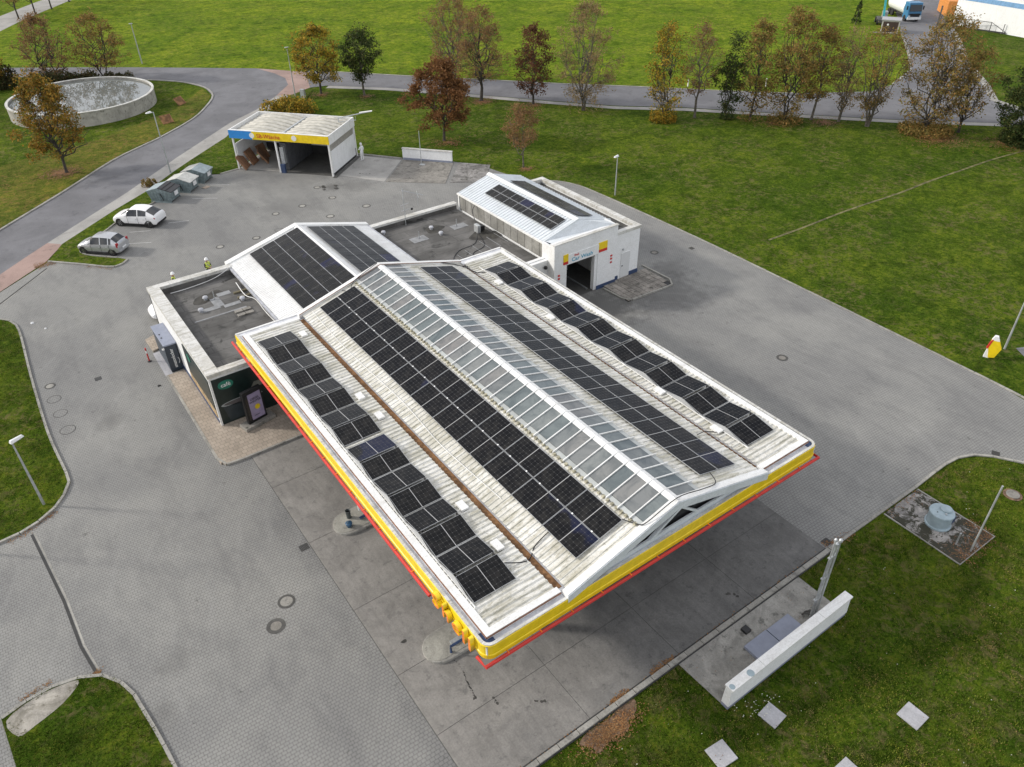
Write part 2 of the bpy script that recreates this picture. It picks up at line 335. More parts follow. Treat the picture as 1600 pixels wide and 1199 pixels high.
# ------------------------------------------------------------------ mesh helpers
def tag(o, label=None, cat=None, group=None, kind=None):
    if label: o['label'] = label
    if cat: o['category'] = cat
    if group: o['group'] = group
    if kind: o['kind'] = kind
    return o
def empty(name, loc=(0, 0, 0), rz=0, label=None, cat=None, group=None, kind=None):
    o = bpy.data.objects.new(name, None); COL.objects.link(o); o.location = loc; o.rotation_euler = (0, 0, rz)
    o.empty_display_size = .3
    return tag(o, label, cat, group, kind)
def link(name, me, parent=None, loc=None, rot=None, scale=None):
    o = bpy.data.objects.new(name, me); COL.objects.link(o)
    if parent: o.parent = parent
    if loc is not None: o.location = loc
    if rot is not None: o.rotation_euler = rot
    if scale is not None: o.scale = scale
    return o
class MB:
    def __init__(s): s.v = []; s.f = []; s.m = []; s.uv = {}
    def add(s, vs, fs, mi=0):
        b = len(s.v); s.v += [tuple(v) for v in vs]
        for f in fs: s.f.append(tuple(b+i for i in f)); s.m.append(mi)
        return s
    def box(s, x0, x1, y0, y1, z0, z1, mi=0):
        return s.add([(x0, y0, z0), (x1, y0, z0), (x1, y1, z0), (x0, y1, z0), (x0, y0, z1), (x1, y0, z1), (x1, y1, z1), (x0, y1, z1)],
                     [(0, 3, 2, 1), (4, 5, 6, 7), (0, 1, 5, 4), (1, 2, 6, 5), (2, 3, 7, 6), (3, 0, 4, 7)], mi)
    def hexa(s, p, mi=0):     # 4 bottom + 4 top points
        return s.add(p, [(0, 3, 2, 1), (4, 5, 6, 7), (0, 1, 5, 4), (1, 2, 6, 5), (2, 3, 7, 6), (3, 0, 4, 7)], mi)
    def beam(s, a, b, w, h, mi=0, up=(0, 0, 1)):
        a = Vector(a); b = Vector(b); d = (b-a).normalized(); sd = d.cross(Vector(up))
        if sd.length < 1e-4: sd = Vector((1, 0, 0))
        sd.normalize(); u = sd.cross(d); sd *= w/2; u *= h/2
        return s.hexa([a-sd-u, a+sd-u, b+sd-u, b-sd-u, a-sd+u, a+sd+u, b+sd+u, b-sd+u], mi)
    def tube(s, pts, r, n=8, mi=0, cap=True):
        pts = [Vector(p) for p in pts]; rs = r if hasattr(r, '__len__') else [r]*len(pts); rings = []
        for i, p in enumerate(pts):
            d = (pts[min(i+1, len(pts)-1)]-pts[max(i-1, 0)]).normalized()
            a = d.cross(Vector((0, 0, 1)));
            if a.length < 1e-3: a = Vector((1, 0, 0))
            a.normalize(); b = d.cross(a)
            rings.append([p+(a*math.cos(t)+b*math.sin(t))*rs[i] for t in [2*math.pi*j/n for j in range(n)]])
        vs = [v for r_ in rings for v in r_]; fs = []
        for i in range(len(pts)-1):
            for j in range(n): k = (j+1) % n; fs.append((i*n+j, i*n+k, (i+1)*n+k, (i+1)*n+j))
        if cap: fs.append(tuple(range(n))[::-1]); fs.append(tuple((len(pts)-1)*n+j for j in range(n)))
        return s.add(vs, fs, mi)
    def lathe(s, prof, c=(0, 0, 0), n=24, mi=0, cap=True):
        vs = []; fs = []
        for r, z in prof:
            for j in range(n): t = 2*math.pi*j/n; vs.append((c[0]+r*math.cos(t), c[1]+r*math.sin(t), c[2]+z))
        for i in range(len(prof)-1):
            for j in range(n): k = (j+1) % n; fs.append((i*n+j, i*n+k, (i+1)*n+k, (i+1)*n+j))
        if cap: fs.append(tuple((len(prof)-1)*n+j for j in range(n))); fs.append(tuple(range(n))[::-1])
        return s.add(vs, fs, mi)
    def prism(s, poly, z0, z1, mi=0, bottom=True):
        n = len(poly); area = sum(poly[i][0]*poly[(i+1) % n][1]-poly[(i+1) % n][0]*poly[i][1] for i in range(n))
        if area < 0: poly = poly[::-1]
        tr = tessellate_polygon([[Vector((x, y, 0)) for x, y in poly]])
        def up(t):
            a, b, c = [Vector(poly[i]) for i in t]
            return t if (b-a).cross(c-a) > 0 else t[::-1]
        tr = [up(t) for t in tr]
        vs = [(x, y, z1) for x, y in poly]; fs = list(tr)
        if z0 is not None and z0 < z1:
            vs += [(x, y, z0) for x, y in poly]
            fs += [(i, n+i, n+(i+1) % n, (i+1) % n) for i in range(n)]
            if bottom: fs += [tuple(n+i for i in t[::-1]) for t in tr]
        return s.add(vs, fs, mi)
    def build(s, name, mats, parent=None, smooth=False, loc=None, rot=None, bevel=0):
        me = bpy.data.meshes.new(name); me.from_pydata(s.v, [], s.f); me.update()
        if not isinstance(mats, (list, tuple)): mats = [mats]
        for m in mats: me.materials.append(MAT[m] if isinstance(m, str) else m)
        me.polygons.foreach_set('material_index', s.m)
        if smooth: me.polygons.foreach_set('use_smooth', [True]*len(s.f))
        o = link(name, me, parent, loc, rot)
        if bevel:
            md = o.modifiers.new('bevel', 'BEVEL'); md.width = bevel; md.segments = 2; md.limit_method = 'ANGLE'
        return o
def box(name, mat, parent, x0, x1, y0, y1, z0, z1, bevel=0, rot=None, loc=None):
    return MB().box(x0, x1, y0, y1, z0, z1).build(name, mat, parent, bevel=bevel, rot=rot, loc=loc)
def copy_tree(o, parent=None, **k):
    c = o.copy(); COL.objects.link(c)
    if parent: c.parent = parent
    for a, v in k.items(): setattr(c, a, v)
    for ch in list(o.children): copy_tree(ch, c)
    return c
def smooth_poly(pts, n=4, closed=False):
    """Catmull-Rom"""
    P = [Vector((x, y, 0)) for x, y in pts]; out = []; m = len(P)
    for i in range(m if closed else m-1):
        p0, p1, p2, p3 = (P[(i-1) % m], P[i], P[(i+1) % m], P[(i+2) % m]) if closed else (P[max(i-1, 0)], P[i], P[i+1], P[min(i+2, m-1)])
        for j in range(n):
            t = j/n
            q = .5*((2*p1)+(p2-p0)*t+(2*p0-5*p1+4*p2-p3)*t*t+(3*p1-p0-3*p2+p3)*t**3); out.append((q.x, q.y))
    if not closed: out.append((P[-1].x, P[-1].y))
    return out
_txt = {}
def text_mesh(s, size, depth=.01, bold=False):
    c = bpy.data.curves.new('t', 'FONT'); c.body = s; c.size = size; c.extrude = depth; c.align_x = 'CENTER'; c.align_y = 'CENTER'
    if bold: c.offset = size*.008
    c.resolution_u = 4
    o = bpy.data.objects.new('t', c); COL.objects.link(o)
    me = bpy.data.meshes.new_from_object(o.evaluated_get(bpy.context.evaluated_depsgraph_get()))
    bpy.data.objects.remove(o); bpy.data.curves.remove(c); return me
def text(name, s, size, mat, parent, loc, rot, depth=.01, bold=False, sx=1, side=None):
    me = text_mesh(s, size, depth, bold); me.materials.clear(); me.materials.append(MAT[mat])
    if side:
        me.materials.append(MAT[side])
        for p in me.polygons: p.material_index = 0 if p.normal.z > .8 else 1
    return link(name, me, parent, loc, rot, (sx, 1, 1))

# ================================================================== SETTING
# ---- grass sheets
def sheet(name, poly, z, mat, kind='structure', parent=None, label=None, z0=None):
    o = MB().prism(poly, z0, z).build(name, mat, parent)
    if parent is None: tag(o, label, None, None, kind)
    return o
MB().box(-400, 700, -120, 900, -3, -.03).build('ground', 'grass')['kind'] = 'structure'
ROAD_TOP = [(21.2, 133.9), (30.7, 125.8), (38.2, 119.3), (42.7, 113.3), (47, 109.4), (53.9, 101.1), (60.1, 94), (67.8, 85), (75.5, 76.8), (81, 70.4), (86.5, 64.5), (88.9, 62.3), (97.2, 56.7), (102.4, 56.8), (110.6, 59.4), (118.8, 64.7), (132.7, 74.8), (155.5, 90.9)]
sheet('meadow', [(-300, 400), (-60, 205), (7.5, 144.5)]+ROAD_TOP+[(400, 270), (400, 800), (-300, 800)], -.018, 'meadow')
sheet('lawn', [(20, 84.5), (24.5, 91), (31, 97), (37, 103), (40.8, 103), (48, 97.3), (54.5, 88.3), (61, 78.8), (66.3, 71.4), (72.6, 65.5), (79, 58.1), (88.5, 47.3), (96, 40), (101, 35), (126, 8), (120, -30), (70, 20), (52, 30), (47.4, 42), (47.2, 53), (45, 58.6), (43.4, 65.6), (36.9, 72.4), (33.4, 77.2), (26.4, 84.6)], -.022, 'grass')
# ---- roads
LEFT_EDGE = [(-14, 66), (-2.9, 76.2), (-.7, 78.5), (5.7, 84.8), (11.6, 91), (15.8, 94.2), (18, 95.8), (23, 100.3), (26.1, 104.6), (28.4, 109.0), (28.8, 113.7), (27.3, 118.2), (24.9, 121.4), (22.8, 123.5), (17.9, 128.8), (9.8, 135.8), (6.8, 138.2), (-20, 160)]
SW_ROAD = [(38.2, 119.3), (39.3, 114.7), (39.5, 111.3), (38.5, 107.8), (35.1, 103.6), (30.7, 99.2), (26.3, 96.1), (17.5, 87.7), (10.8, 80.8), (.3, 71.1), (-1.9, 68.9), (-12, 59.5)]
sheet('road', LEFT_EDGE+[(-20, 167), (7.5, 144.5), (21.2, 133.9), (30.7, 125.8)]+SW_ROAD, -.008, 'asphalt')
sheet('side_road', [(42.7, 113.3), (47, 109.4), (53.9, 101.1), (60.1, 94), (67.8, 85), (75.5, 76.8), (81, 70.4), (86.5, 64.5), (88.9, 62.3), (97.2, 56.7), (102.4, 56.8), (110.6, 59.4), (118.8, 64.7), (132.7, 74.8), (155.5, 90.9), (230, 145), (240, 130), (150, 74.5), (138, 68.5), (129.3, 62.5), (120.9, 57), (112, 49.5), (105.7, 45), (104.5, 40.8), (110, 33), (130, 12), (126, 8), (101.2, 35.6), (96.8, 40.6), (89.3, 48), (79.8, 59), (73.5, 66.6), (67.2, 72.6), (61.7, 79.9), (55, 89.3), (48.3, 98.1), (42.5, 104), (40.3, 104.5)], -.008, 'asphalt')
sheet('pink_crossing', [(38.2, 119.3), (39.3, 114.7), (39.5, 111.3), (38.5, 107.8), (35.1, 103.6), (36.6, 102.6), (40.3, 104.5), (41.5, 108), (42.9, 112), (42.7, 113.3)], -.004, 'pink')
YS = [(25.1, 92.5), (23.7, 90.5), (18.7, 86), (16.6, 84.2), (12.4, 79.9), (8.7, 76.9), (2.1, 70.6)]
sheet('pavement', [(35.1, 103.6), (30.7, 99.2), (26.3, 96.1), (17.5, 87.7), (10.8, 80.8), (2.3, 73.0), (4.2, 72.4)][:6]+[(3.3, 71.9)]+YS[:6][::-1]+[(28.5, 95), (32.5, 97.6), (37, 102.8)], -.002, 'sidewalk')
sheet('pink_pavement', [(2.3, 73.0), (.3, 71.1), (-1.9, 68.9), (-12, 59.5), (-10.5, 58.0), (-2.5, 65.5), (1.6, 69.2), (3.3, 71.9)], 0.0, 'pink')
def strip(name, pts, w, z, mat, z0=None, kind='structure', off=0):
    P = [Vector(p) for p in pts]; L = []; Rr = []
    for i, p in enumerate(P):
        d = (P[min(i+1, len(P)-1)]-P[max(i-1, 0)]).normalized(); nrm = Vector((-d.y, d.x))
        L.append(tuple(p+nrm*(off+w/2))); Rr.append(tuple(p+nrm*(off-w/2)))
    n = len(P); mb = MB(); vs = [(x, y, z) for x, y in L]+[(x, y, z) for x, y in Rr]
    fs = [(i, n+i, n+i+1, i+1) for i in range(n-1)]
    if z0 is not None:
        vs += [(x, y, z0) for x, y in L]+[(x, y, z0) for x, y in Rr]
        fs += [(i, i+1, 2*n+i+1, 2*n+i) for i in range(n-1)]+[(n+i, 3*n+i, 3*n+i+1, n+i+1) for i in range(n-1)]
    mb.add(vs, fs); o = mb.build(name, mat); o['kind'] = kind; return o
strip('sidewalk', [(42.3, 103.3), (48.15, 97.4), (54.7, 88.6), (61.3, 79.1), (66.7, 71.9), (73, 65.9), (79.4, 58.3), (88.9, 47.4), (96.3, 40.2), (101.5, 34.5)], 1.1, -.001, 'sidewalk')
strip('road_edge_kerb', ROAD_TOP[3:12], .28, .05, 'kerb', -.02)
strip('road_edge_kerb', smooth_poly(LEFT_EDGE[1:14], 3), .22, .07, 'kerb', -.02)
strip('side_road_kerb', [(104.5, 40.8), (105.7, 45), (112, 49.5), (120.9, 57), (129.3, 62.5), (138, 68.5)], .9, .02, 'kerb', -.02)
strip('side_road_kerb', [(102.4, 56.8), (110.6, 59.4), (118.8, 64.7), (132.7, 74.8)], .35, .04, 'kerb', -.02)
strip('track', [(4, 168), (13.4, 184.5), (24, 200), (45, 226)], 6.5, -.008, 'sidewalk')
strip('trodden_path', smooth_poly([(51.9, 36.0), (54, 35.9), (56.8, 35.8), (62.7, 35.7), (69.4, 35.2), (74.8, 35.1), (79.9, 34.8), (85, 34.5), (90.2, 33.8), (100, 32)], 4), .22, -.012, plain('trodden_grass', (.125, .115, .045), .9, var=.5, scale=1.5))
# ---- yard
RK = [(46.5, 12.3), (46.8, 14.1), (47.3, 32.3), (47.4, 42.3), (47.1, 52.9), (46.8, 55.4), (45.9, 57.3), (44.5, 58.4)]
EXIT = [(41.5, 8.1), (40.8, 9.4), (40.2, 10.2), (39.7, 11), (38.8, 11.6), (37.4, 11.9), (34.2, 11.85)]
STALL = [(18.7, 80.5), (17, 80.2), (13.8, 77.5), (8, 73.6), (7.1, 72.6), (4.3, 70), (4.2, 68.8), (5.3, 67.4), (6.5, 66.2), (7.15, 65.4), (6.6, 64.8), (5.7, 64.75), (3.9, 66.7), (1.7, 69.0)]
YARD = [(43, 5), (48, -3), (60, -6), (62, 4), (52, 6)]+RK+[(43.4, 60), (42.5, 64.8), (40.6, 68.4), (36.8, 72.4), (33.3, 76.6), (26.3, 84.3), (21.7, 80.2), (19.7, 79.9)]+STALL+[(-2.5, 65.4), (-10.5, 57.9), (-24, 45), (-24, 8), (-8, 2), (8, 2), (8.4, 11.85), (26.8, 11.9)]+EXIT[::-1]
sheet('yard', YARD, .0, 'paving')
sheet('exit_road', [(51.8, 15.4), (51.1, 14.4), (52.2, 11.5), (55, 9), (62, 8), (57, 13)], -.004, 'asphalt')
# concrete apron slabs under and around the canopy
ap = empty('apron', (6.6, 11.95, 0), kind='structure'); xs = [6.62, 11.9, 16.85, 21.7, 26.85]; ys = [11.97, 15.0, 18.2, 22.3, 27.3, 32.15, 35.3]
box('apron_bed', 'iron', ap, .0, xs[-1]-6.6, .0, ys[-1]-11.95, .002, .006)
for i in range(4):
    for j in range(6):
        g_ = .011
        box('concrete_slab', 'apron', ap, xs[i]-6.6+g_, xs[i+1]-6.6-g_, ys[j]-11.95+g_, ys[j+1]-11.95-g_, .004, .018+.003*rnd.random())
# kerb stones
stone = MB().box(-.5, .5, -.5, .5, 0, 1).build('kerb_stone', 'kerb'); STONE = stone.data; bpy.data.objects.remove(stone)
def kerb(name, pts, w=.14, h=.1, L=1.0, z=-.02, sm=True):
    root = empty(name, (pts[0][0], pts[0][1], 0), kind='structure'); P = [Vector(p) for p in pts]
    seg = [(P[i+1]-P[i]).length for i in range(len(P)-1)]; tot = sum(seg); n = max(1, round(tot/L))
    def at(s):
        for i, l in enumerate(seg):
            if s <= l or i == len(seg)-1: return P[i]+(P[i+1]-P[i])*(s/l)
            s -= l
    for i in range(n):
        a = at(tot*i/n); b = at(tot*(i+1)/n); c = (a+b)/2; d = b-a
        o = link('kerb_stone', STONE, root, (c.x-pts[0][0], c.y-pts[0][1], z), (0, 0, math.atan2(d.y, d.x)+rnd.uniform(-.006, .006)), (d.length-.03, w, h-z+rnd.uniform(-.008, .008)))
kerb('yard_kerb', [(52, 6.2)]+smooth_poly(RK, 5), .14, .05)
kerb('apron_kerb', [(8.2, 11.85), (26.9, 11.85)], .22, .09)
strip('gutter_dirt', [(8.4, 12.0), (26.85, 12.0)], .09, .0225, 'dark'); strip('gutter_dirt', [(8.4, 11.71), (26.85, 11.71)], .06, .016, 'dark')
kerb('exit_kerb', smooth_poly(EXIT, 4), .14, .06)
kerb('exit_kerb', [(34.2, 11.85), (26.95, 11.88)], .14, .06)
kerb('stall_kerb', [(18.7, 80.5), (17, 80.2), (13.8, 77.5), (8, 73.6), (7.1, 72.6), (4.3, 70), (4.2, 68.8), (5.3, 67.4), (6.5, 66.2)], .13, .1)
kerb('island_kerb', smooth_poly([(7.15, 65.4), (6.6, 64.8), (5.7, 64.75), (3.9, 66.7), (1.7, 69.0)], 4), .16, .1, .8)
kerb('kerb', [(33.6, 76.7), (36.8, 72.4)], .16, .08)
kerb('kerb', [(19.7, 79.9), (21.8, 80.2)], .16, .08)
GL = smooth_poly([(-3.6, 61.8), (-2.9, 61), (-2.45, 60.5), (-2.05, 59.6), (-1.95, 57.6), (-2.2, 51.5), (-2.35, 44.4), (-2.15, 39.8), (-2.3, 38.9), (-2.7, 38.1), (-3.2, 37.5), (-4.4, 36.75), (-5.9, 36.5), (-9, 36.4)], 4)
sheet('grass_island', GL+[(-20, 36.4), (-20, 48)], .085, 'grass', z0=-.02)
kerb('island_kerb', GL, .14, .1)
GB = smooth_poly([(-7.15, 25.85), (-5.8, 26.2), (-4.8, 26.12), (-4.1, 25.95), (-3.5, 25.6), (-3.1, 25.2), (-2.8, 24.6), (-2.6, 24.0), (-2.5, 23.5), (-2.05, 19.8), (-1.75, 14)], 4)
sheet('grass_island', GB+[(-6.2, 14), (-6.9, 22.5)], .085, 'grass', z0=-.02)
kerb('island_kerb', GB, .14, .1)
# raised bright strip of grass between the parking stalls and the pavement
sheet('grass_strip', [(18.6, 86), (16.6, 84.1), (12.4, 79.8), (8.7, 76.8), (3.3, 71.9), (1.7, 69.0), (3.9, 66.7), (5.7, 64.8), (6.6, 64.85), (7.1, 65.4), (6.5, 66.2), (5.3, 67.4), (4.25, 68.8), (4.35, 70), (7.1, 72.6), (8, 73.6), (13.8, 77.5), (17, 80.2), (18.7, 80.5), (19.7, 79.95), (21.7, 80.3), (25, 84.2), (28, 87), (32, 92), (36, 97), (40, 103), (36.6, 102.6), (32.5, 97.6), (28.5, 95)], .05, 'grass')
sheet('dry_verge', [(-3.2, 76.4), (-.9, 78.7), (5.5, 85), (11.4, 91.2), (15.6, 94.5), (17.8, 96.1), (22.8, 100.6), (25.9, 104.8), (28.1, 109.0), (28.4, 113.5), (22.5, 106), (12, 99.5), (2, 97), (-14, 84), (-14, 66.5)], -.012, 'dry_grass')
# drain channels
def channel(pts, w=.13):
    strip('drain_channel', pts, w, .006, 'dark'); strip('drain_edge', pts, .08, .007, 'kerb', off=.13)
channel([(-4.5, 36.2), (-3.98, 30.7), (-3.85, 27.6), (-3.6, 25.9)]); channel([(1.4, 67.8), (-2.5, 63.6), (-7, 58.8)], .12)
# paved pads by the wash bays
pads = empty('wash_pads', (32, 67.6, 0), kind='structure')
def pad(poly, mat, z): MB().prism([(x-32, y-67.6) for x, y in poly], .0, z).build('concrete_pad', mat, pads)
pad([(33.25, 76.4), (29.3, 72.2), (32.2, 67.7), (36.5, 72.0)], 'sidewalk', .012)
pad([(32.3, 67.55), (36.8, 63.5), (40.5, 67.9), (36.65, 71.9)], 'oldconc', .03)
pad([(37.3, 63.4), (40.1, 61.4), (43.2, 65.0), (41, 67.6)], 'darkconc', .03)
# shop pavement, raised
sp = empty('shop_pavement', (5, 35.3, 0), kind='structure')
P0 = smooth_poly([(5.0, 46.2), (5.0, 42), (5.0, 36.2), (5.12, 35.7), (5.6, 35.36), (9, 35.33), (18, 35.33)], 3)
MB().prism([(x-5, y-35.3) for x, y in P0+[(30.3, 35.33), (30.3, 39.2), (6.2, 39.2), (6.2, 46.2)]], 0, .12).build('tile_surface', 'tiles', sp)
kerb('shop_kerb', P0+[(26, 35.33), (30.3, 35.33)], .12, .13)
wp = empty('wash_pavement', (35.3, 35.3, 0), kind='structure')
box('tile_bed', 'dark', wp, .1, 4.65, .1, 3.1, 0, .05); tl = MB().box(-.235, .235, -.235, .235, 0, .1).build('paving_tile', concrete('worn_tile', (.29, .265, .235), (.05, .05, .04), .8, .3)); TL = tl.data; bpy.data.objects.remove(tl)
for i in range(9):
    for j in range(6):
        if i > 7 and j in (0,): continue
        link('paving_tile', TL, wp, (.35+i*.5, .35+j*.5, .004*rnd.random()), (0, 0, rnd.uniform(-.02, .02)))
kerb('wash_kerb', [(35.2, 38.0), (35.35, 35.4), (39.8, 35.25), (40.25, 35.6), (40.15, 39)], .13, .12)
# pale ramp stones by the locker
MB().prism([(4.98, 49.55), (5.55, 49.6), (5.4, 46.35), (4.94, 46.25)], 0, .03).build('pale_ramp', 'slab')['kind'] = 'structure'
MB().prism([(5.0, 51.5), (5.7, 51.8), (5.6, 49.85), (5.06, 49.7)], 0, .14).build('pale_step', 'tiles')['kind'] = 'structure'
def mossy():
    k = NM('mossy_tank_pad')
    c = k.ramp(k.noise(1.2, 7, .7, dist=1), [(.4, (.16, .155, .15)), (.6, (.36, .34, .32))])
    ex = k.n('SeparateXYZ'); k.l(k.pos(), ex.inputs[0]); e = k.math('MULTIPLY', k.math('ABSOLUTE', k.math('SUBTRACT', ex.outputs[0], 32.7)), .075)
    e2 = k.math('MULTIPLY', k.math('MAXIMUM', k.math('SUBTRACT', 9.3, ex.outputs[1]), 0.0), .07)
    f = k.math('ADD', k.noise(1.6, 9, .8, dist=.6), k.math('ADD', e, e2))
    c = k.mix(k.ramp(f, [(.54, 0), (.58, 1)]), c, (.035, .034, .022))
    c = k.mix(k.ramp(k.math('ADD', k.noise(3.5, 7, .75), e2), [(.60, 0), (.66, .85)]), c, (.15, .08, .045))
    k.bump(f, .6, .03); return k.fin(c, .9)
# bare leaf-litter and gravel beds
MB().prism(smooth_poly([(10.9, 11.5), (11.6, 11.68), (12.5, 11.6), (13.1, 11.72), (13.9, 11.65), (13.6, 11.2), (13.1, 11.1), (12.8, 10.8), (12.0, 10.95), (11.3, 10.75), (11.2, 11.1)], 3, True), None, -.008).build('bare_soil', plain('leaf_soil', (.15, .095, .06), .95, var=.4, scale=6))['kind'] = 'structure'
MB().prism(smooth_poly([(-7.0, 25.6), (-5.9, 26.05), (-4.7, 26.0), (-4.25, 25.75), (-5.0, 25.1), (-6.1, 24.7), (-6.7, 24.6)], 3, True), None, .092).build('gravel_bed', concrete('pale_gravel', (.31, .29, .255), (.13, .12, .09), 1.0, .45))['kind'] = 'structure'
# front concrete pad with the wall, and the tank pad
MB().prism([(16.5, 11.72), (24.35, 11.72), (24.35, 9.2), (16.6, 9.2)], -.02, .012).build('concrete_pad', 'frontpad')['kind'] = 'structure'
MB().prism([(31.3, 11.7), (34.15, 11.7), (34.1, 7.6), (31.15, 7.7)], -.02, .02).build('tank_pad', mossy())['kind'] = 'structure'

strip('tank_pad_edge', [(31.2, 11.7), (31.1, 7.65), (34.15, 7.6), (34.2, 11.7)], .07, .03, 'kerb', -.02)
# parking lines
for (a, b) in [((7.3, 68.9), (9.6, 67.6)), ((10.6, 74.5), (8.2, 72.9)), ((11.9, 70.8), (13.6, 70.2)), ((17.2, 78.6), (19.5, 76.5)), ((15.4, 75.2), (17.4, 73.8)), ((8.6, 70.9), (10.2, 70.1))]:
    strip('parking_line', [a, b], .1, .004, plain('worn_white_line', (.38, .38, .37), .8))

# pond
pond = empty('round_pond', (13.55, 113.9, 0), label='round concrete basin full of still water beside the curving road', cat='pond')
mb = MB(); mb.lathe([(8.6, -.05), (8.6, 1.6), (8.4, 1.6), (8.4, .2)], n=72, cap=False); mb.build('wall', 'pondwall', pond)
mb = MB(); mb.lathe([(8.66, 1.6), (8.66, 1.68), (8.34, 1.68), (8.34, 1.6)], n=72, cap=False); mb.build('rim', 'coping', pond)
mb = MB(); mb.add([(8.41*math.cos(t), 8.41*math.sin(t), 1.42) for t in [2*math.pi*i/72 for i in range(72)]], [tuple(range(72))]); mb.build('water', 'water', pond)

# ================================================================== CANOPY
def corr(name, mat, parent, x0, x1, y0, y1, zf, pitch=.28, amp=.035, run='x'):
    """trapezoid sheet, ribs run along X (zf gives z at x) ; run='y' ribs along Y"""
    mb = MB(); a0, a1 = (y0, y1) if run == 'x' else (x0, x1); n = max(1, int(round((a1-a0)/pitch))); p = (a1-a0)/n
    prof = []
    for i in range(n):
        s = a0+i*p; prof += [(s, 0), (s+.52*p, 0), (s+.64*p, amp), (s+.88*p, amp)]
    prof.append((a1, 0)); e0, e1 = (x0, x1) if run == 'x' else (y0, y1)
    for s, h in prof:
        if run == 'x': mb.v += [(e0, s, zf(e0)+h), (e1, s, zf(e1)+h)]
        else: mb.v += [(s, e0, zf(s)+h), (s, e1, zf(s)+h)]
    for i in range(len(prof)-1):
        f = (2*i, 2*i+1, 2*i+3, 2*i+2); mb.f.append(f if run == 'x' else f[::-1]); mb.m.append(0)
    return mb.build(name, mat, parent)

def panel_mesh(lx, ly, cells, th=.035, fr=.015, half='x', dark_ends=False):
    """solar module lying flat: frame ring + cell face with UV; origin at centre"""
    mb = MB(); x, y = lx/2, ly/2
    for q_, a in enumerate(((-x, x, -y, -y+fr), (-x, x, y-fr, y), (-x, -x+fr, -y+fr, y-fr), (x-fr, x, -y+fr, y-fr))):
        mb.box(a[0], a[1], a[2], a[3], -th, 0, 2 if dark_ends and q_ < 2 else 0)
    mb.box(-x+fr, x-fr, -y+fr, y-fr, -th, -.006, 1)
    me = bpy.data.meshes.new('solar_panel'); me.from_pydata(mb.v, [], mb.f); me.materials.append(MAT['alu']); me.materials.append(MAT[cells]); me.materials.append(MAT['panelblack'])
    me.polygons.foreach_set('material_index', mb.m); uvl = me.uv_layers.new(name='UVMap')
    for li, lp in enumerate(me.loops):
        c = me.vertices[lp.vertex_index].co
        u, v = (c.x+x)/lx, (c.y+y)/ly
        uvl.data[li].uv = (u, v) if half == 'x' else (v, u)
    return me

can = empty('filling_station_canopy', (17.75, 14, 0), label='large filling station canopy with yellow fascia, gabled skylight and rows of solar panels', cat='canopy')
CX, CY = 17.75, 14.0
class Off:   # parts are written in world coordinates and shifted to the parent
    pass
def child(o, parent=can): 
    o.parent = parent; o.matrix_parent_inverse = Matrix.Translation(-Vector(parent.location)); return o
def cbuild(mb, name, mats, **k): return child(mb.build(name, mats, **k))
XL, XR, YF, YB = 8.42, 27.12, 13.95, 39.75
Z0, Z1 = 4.46, 5.2
def ring_path(off, r, n=6, back=True):
    x0, x1, y0, y1 = XL-off, XR+off, YF-off, YB+off
    pts = [(x0, y1)]
    for i in range(n+1):
        t = math.pi+math.pi/2*i/n; pts.append((x0+r+r*math.cos(t), y0+r+r*math.sin(t)))
    for i in range(n+1):
        t = -math.pi/2+math.pi/2*i/n; pts.append((x1-r+r*math.cos(t), y0+r+r*math.sin(t)))
    pts.append((x1, y1)); return pts
def sweep(prof, mats, name, pathf, closed_prof=True):
    """profile list of (outward offset, z)"""
    mb = MB(); rows = [pathf(o) for o, z in prof]; n = len(rows[0])
    for (o, z), row in zip(prof, rows): mb.v += [(x, y, z) for x, y in row]
    m = len(prof)
    for k in range(m if closed_prof else m-1):
        k2 = (k+1) % m
        for i in range(n-1): mb.f.append((k*n+i, k2*n+i, k2*n+i+1, k*n+i+1)); mb.m.append(0)
    return cbuild(mb, name, mats)
rp = lambda o: ring_path(o, .42+o if .42+o > .02 else .02)
sweep([(0, Z0), (0, 4.60), (.03, 4.62), (.03, 4.70), (0, 4.72), (0, 5.17), (-.06, 5.2), (-.09, 5.17), (-.09, Z0)], 'yellow', 'fascia', rp)
sweep([(-.03, 5.2), (-.03, 5.235), (-.15, 5.235), (-.15, 5.16), (-.09, 5.2)], 'coping', 'fascia_cap', rp)
cbuild(MB().box(XL+.1, XR-.1, YF+.1, YB, 4.66, 5.15), 'deck', plain('pale_gutter_sheet', (.62, .63, .66), .5, var=.15))
cbuild(MB().box(XL+.12, XR-.12, YF+.12, YB-.02, 4.50, 4.655), 'soffit', 'gutter')
cbuild(MB().box(XL+.05, XR-.05, YB, YB+.12, 4.62, 5.2), 'back_trim', 'white')
cbuild(MB().box(XL+.1, XL+.55, YF+.1, YF+.75, 5.151, 5.17), 'corner_sheet', 'navy')
cbuild(MB().box(XR-.55, XR-.1, YF+.1, YF+.75, 5.151, 5.17), 'corner_sheet', 'navy')
# red tube hung below the fascia (gap where the lettering is)
def redbar(pts): cbuild(MB().tube(pts, .075, 8), 'red_tube', 'red')
ro = .1
redbar([(XL-ro, 40.4, 4.40), (XL-ro, 17.75, 4.42)])
redbar([(XL-ro, 14.4, 4.40), (XL-ro, YF-ro, 4.40), (XR+ro, YF-ro, 4.40), (XR+ro, 17, 4.42)])
bk = MB().box(-.14, .03, -.02, .02, -.06, 0).build('bracket', 'orange'); BK = bk.data; bpy.data.objects.remove(bk)
for i in range(18):
    y = 14.9+i*1.42
    if 14.2 < y < 18.0: continue
    child(link('bracket', BK, None, (XL, y, 4.5)))
for i in range(12): child(link('bracket', BK, None, (XL+.9+i*1.5, YF, 4.5), (0, 0, math.pi/2)))
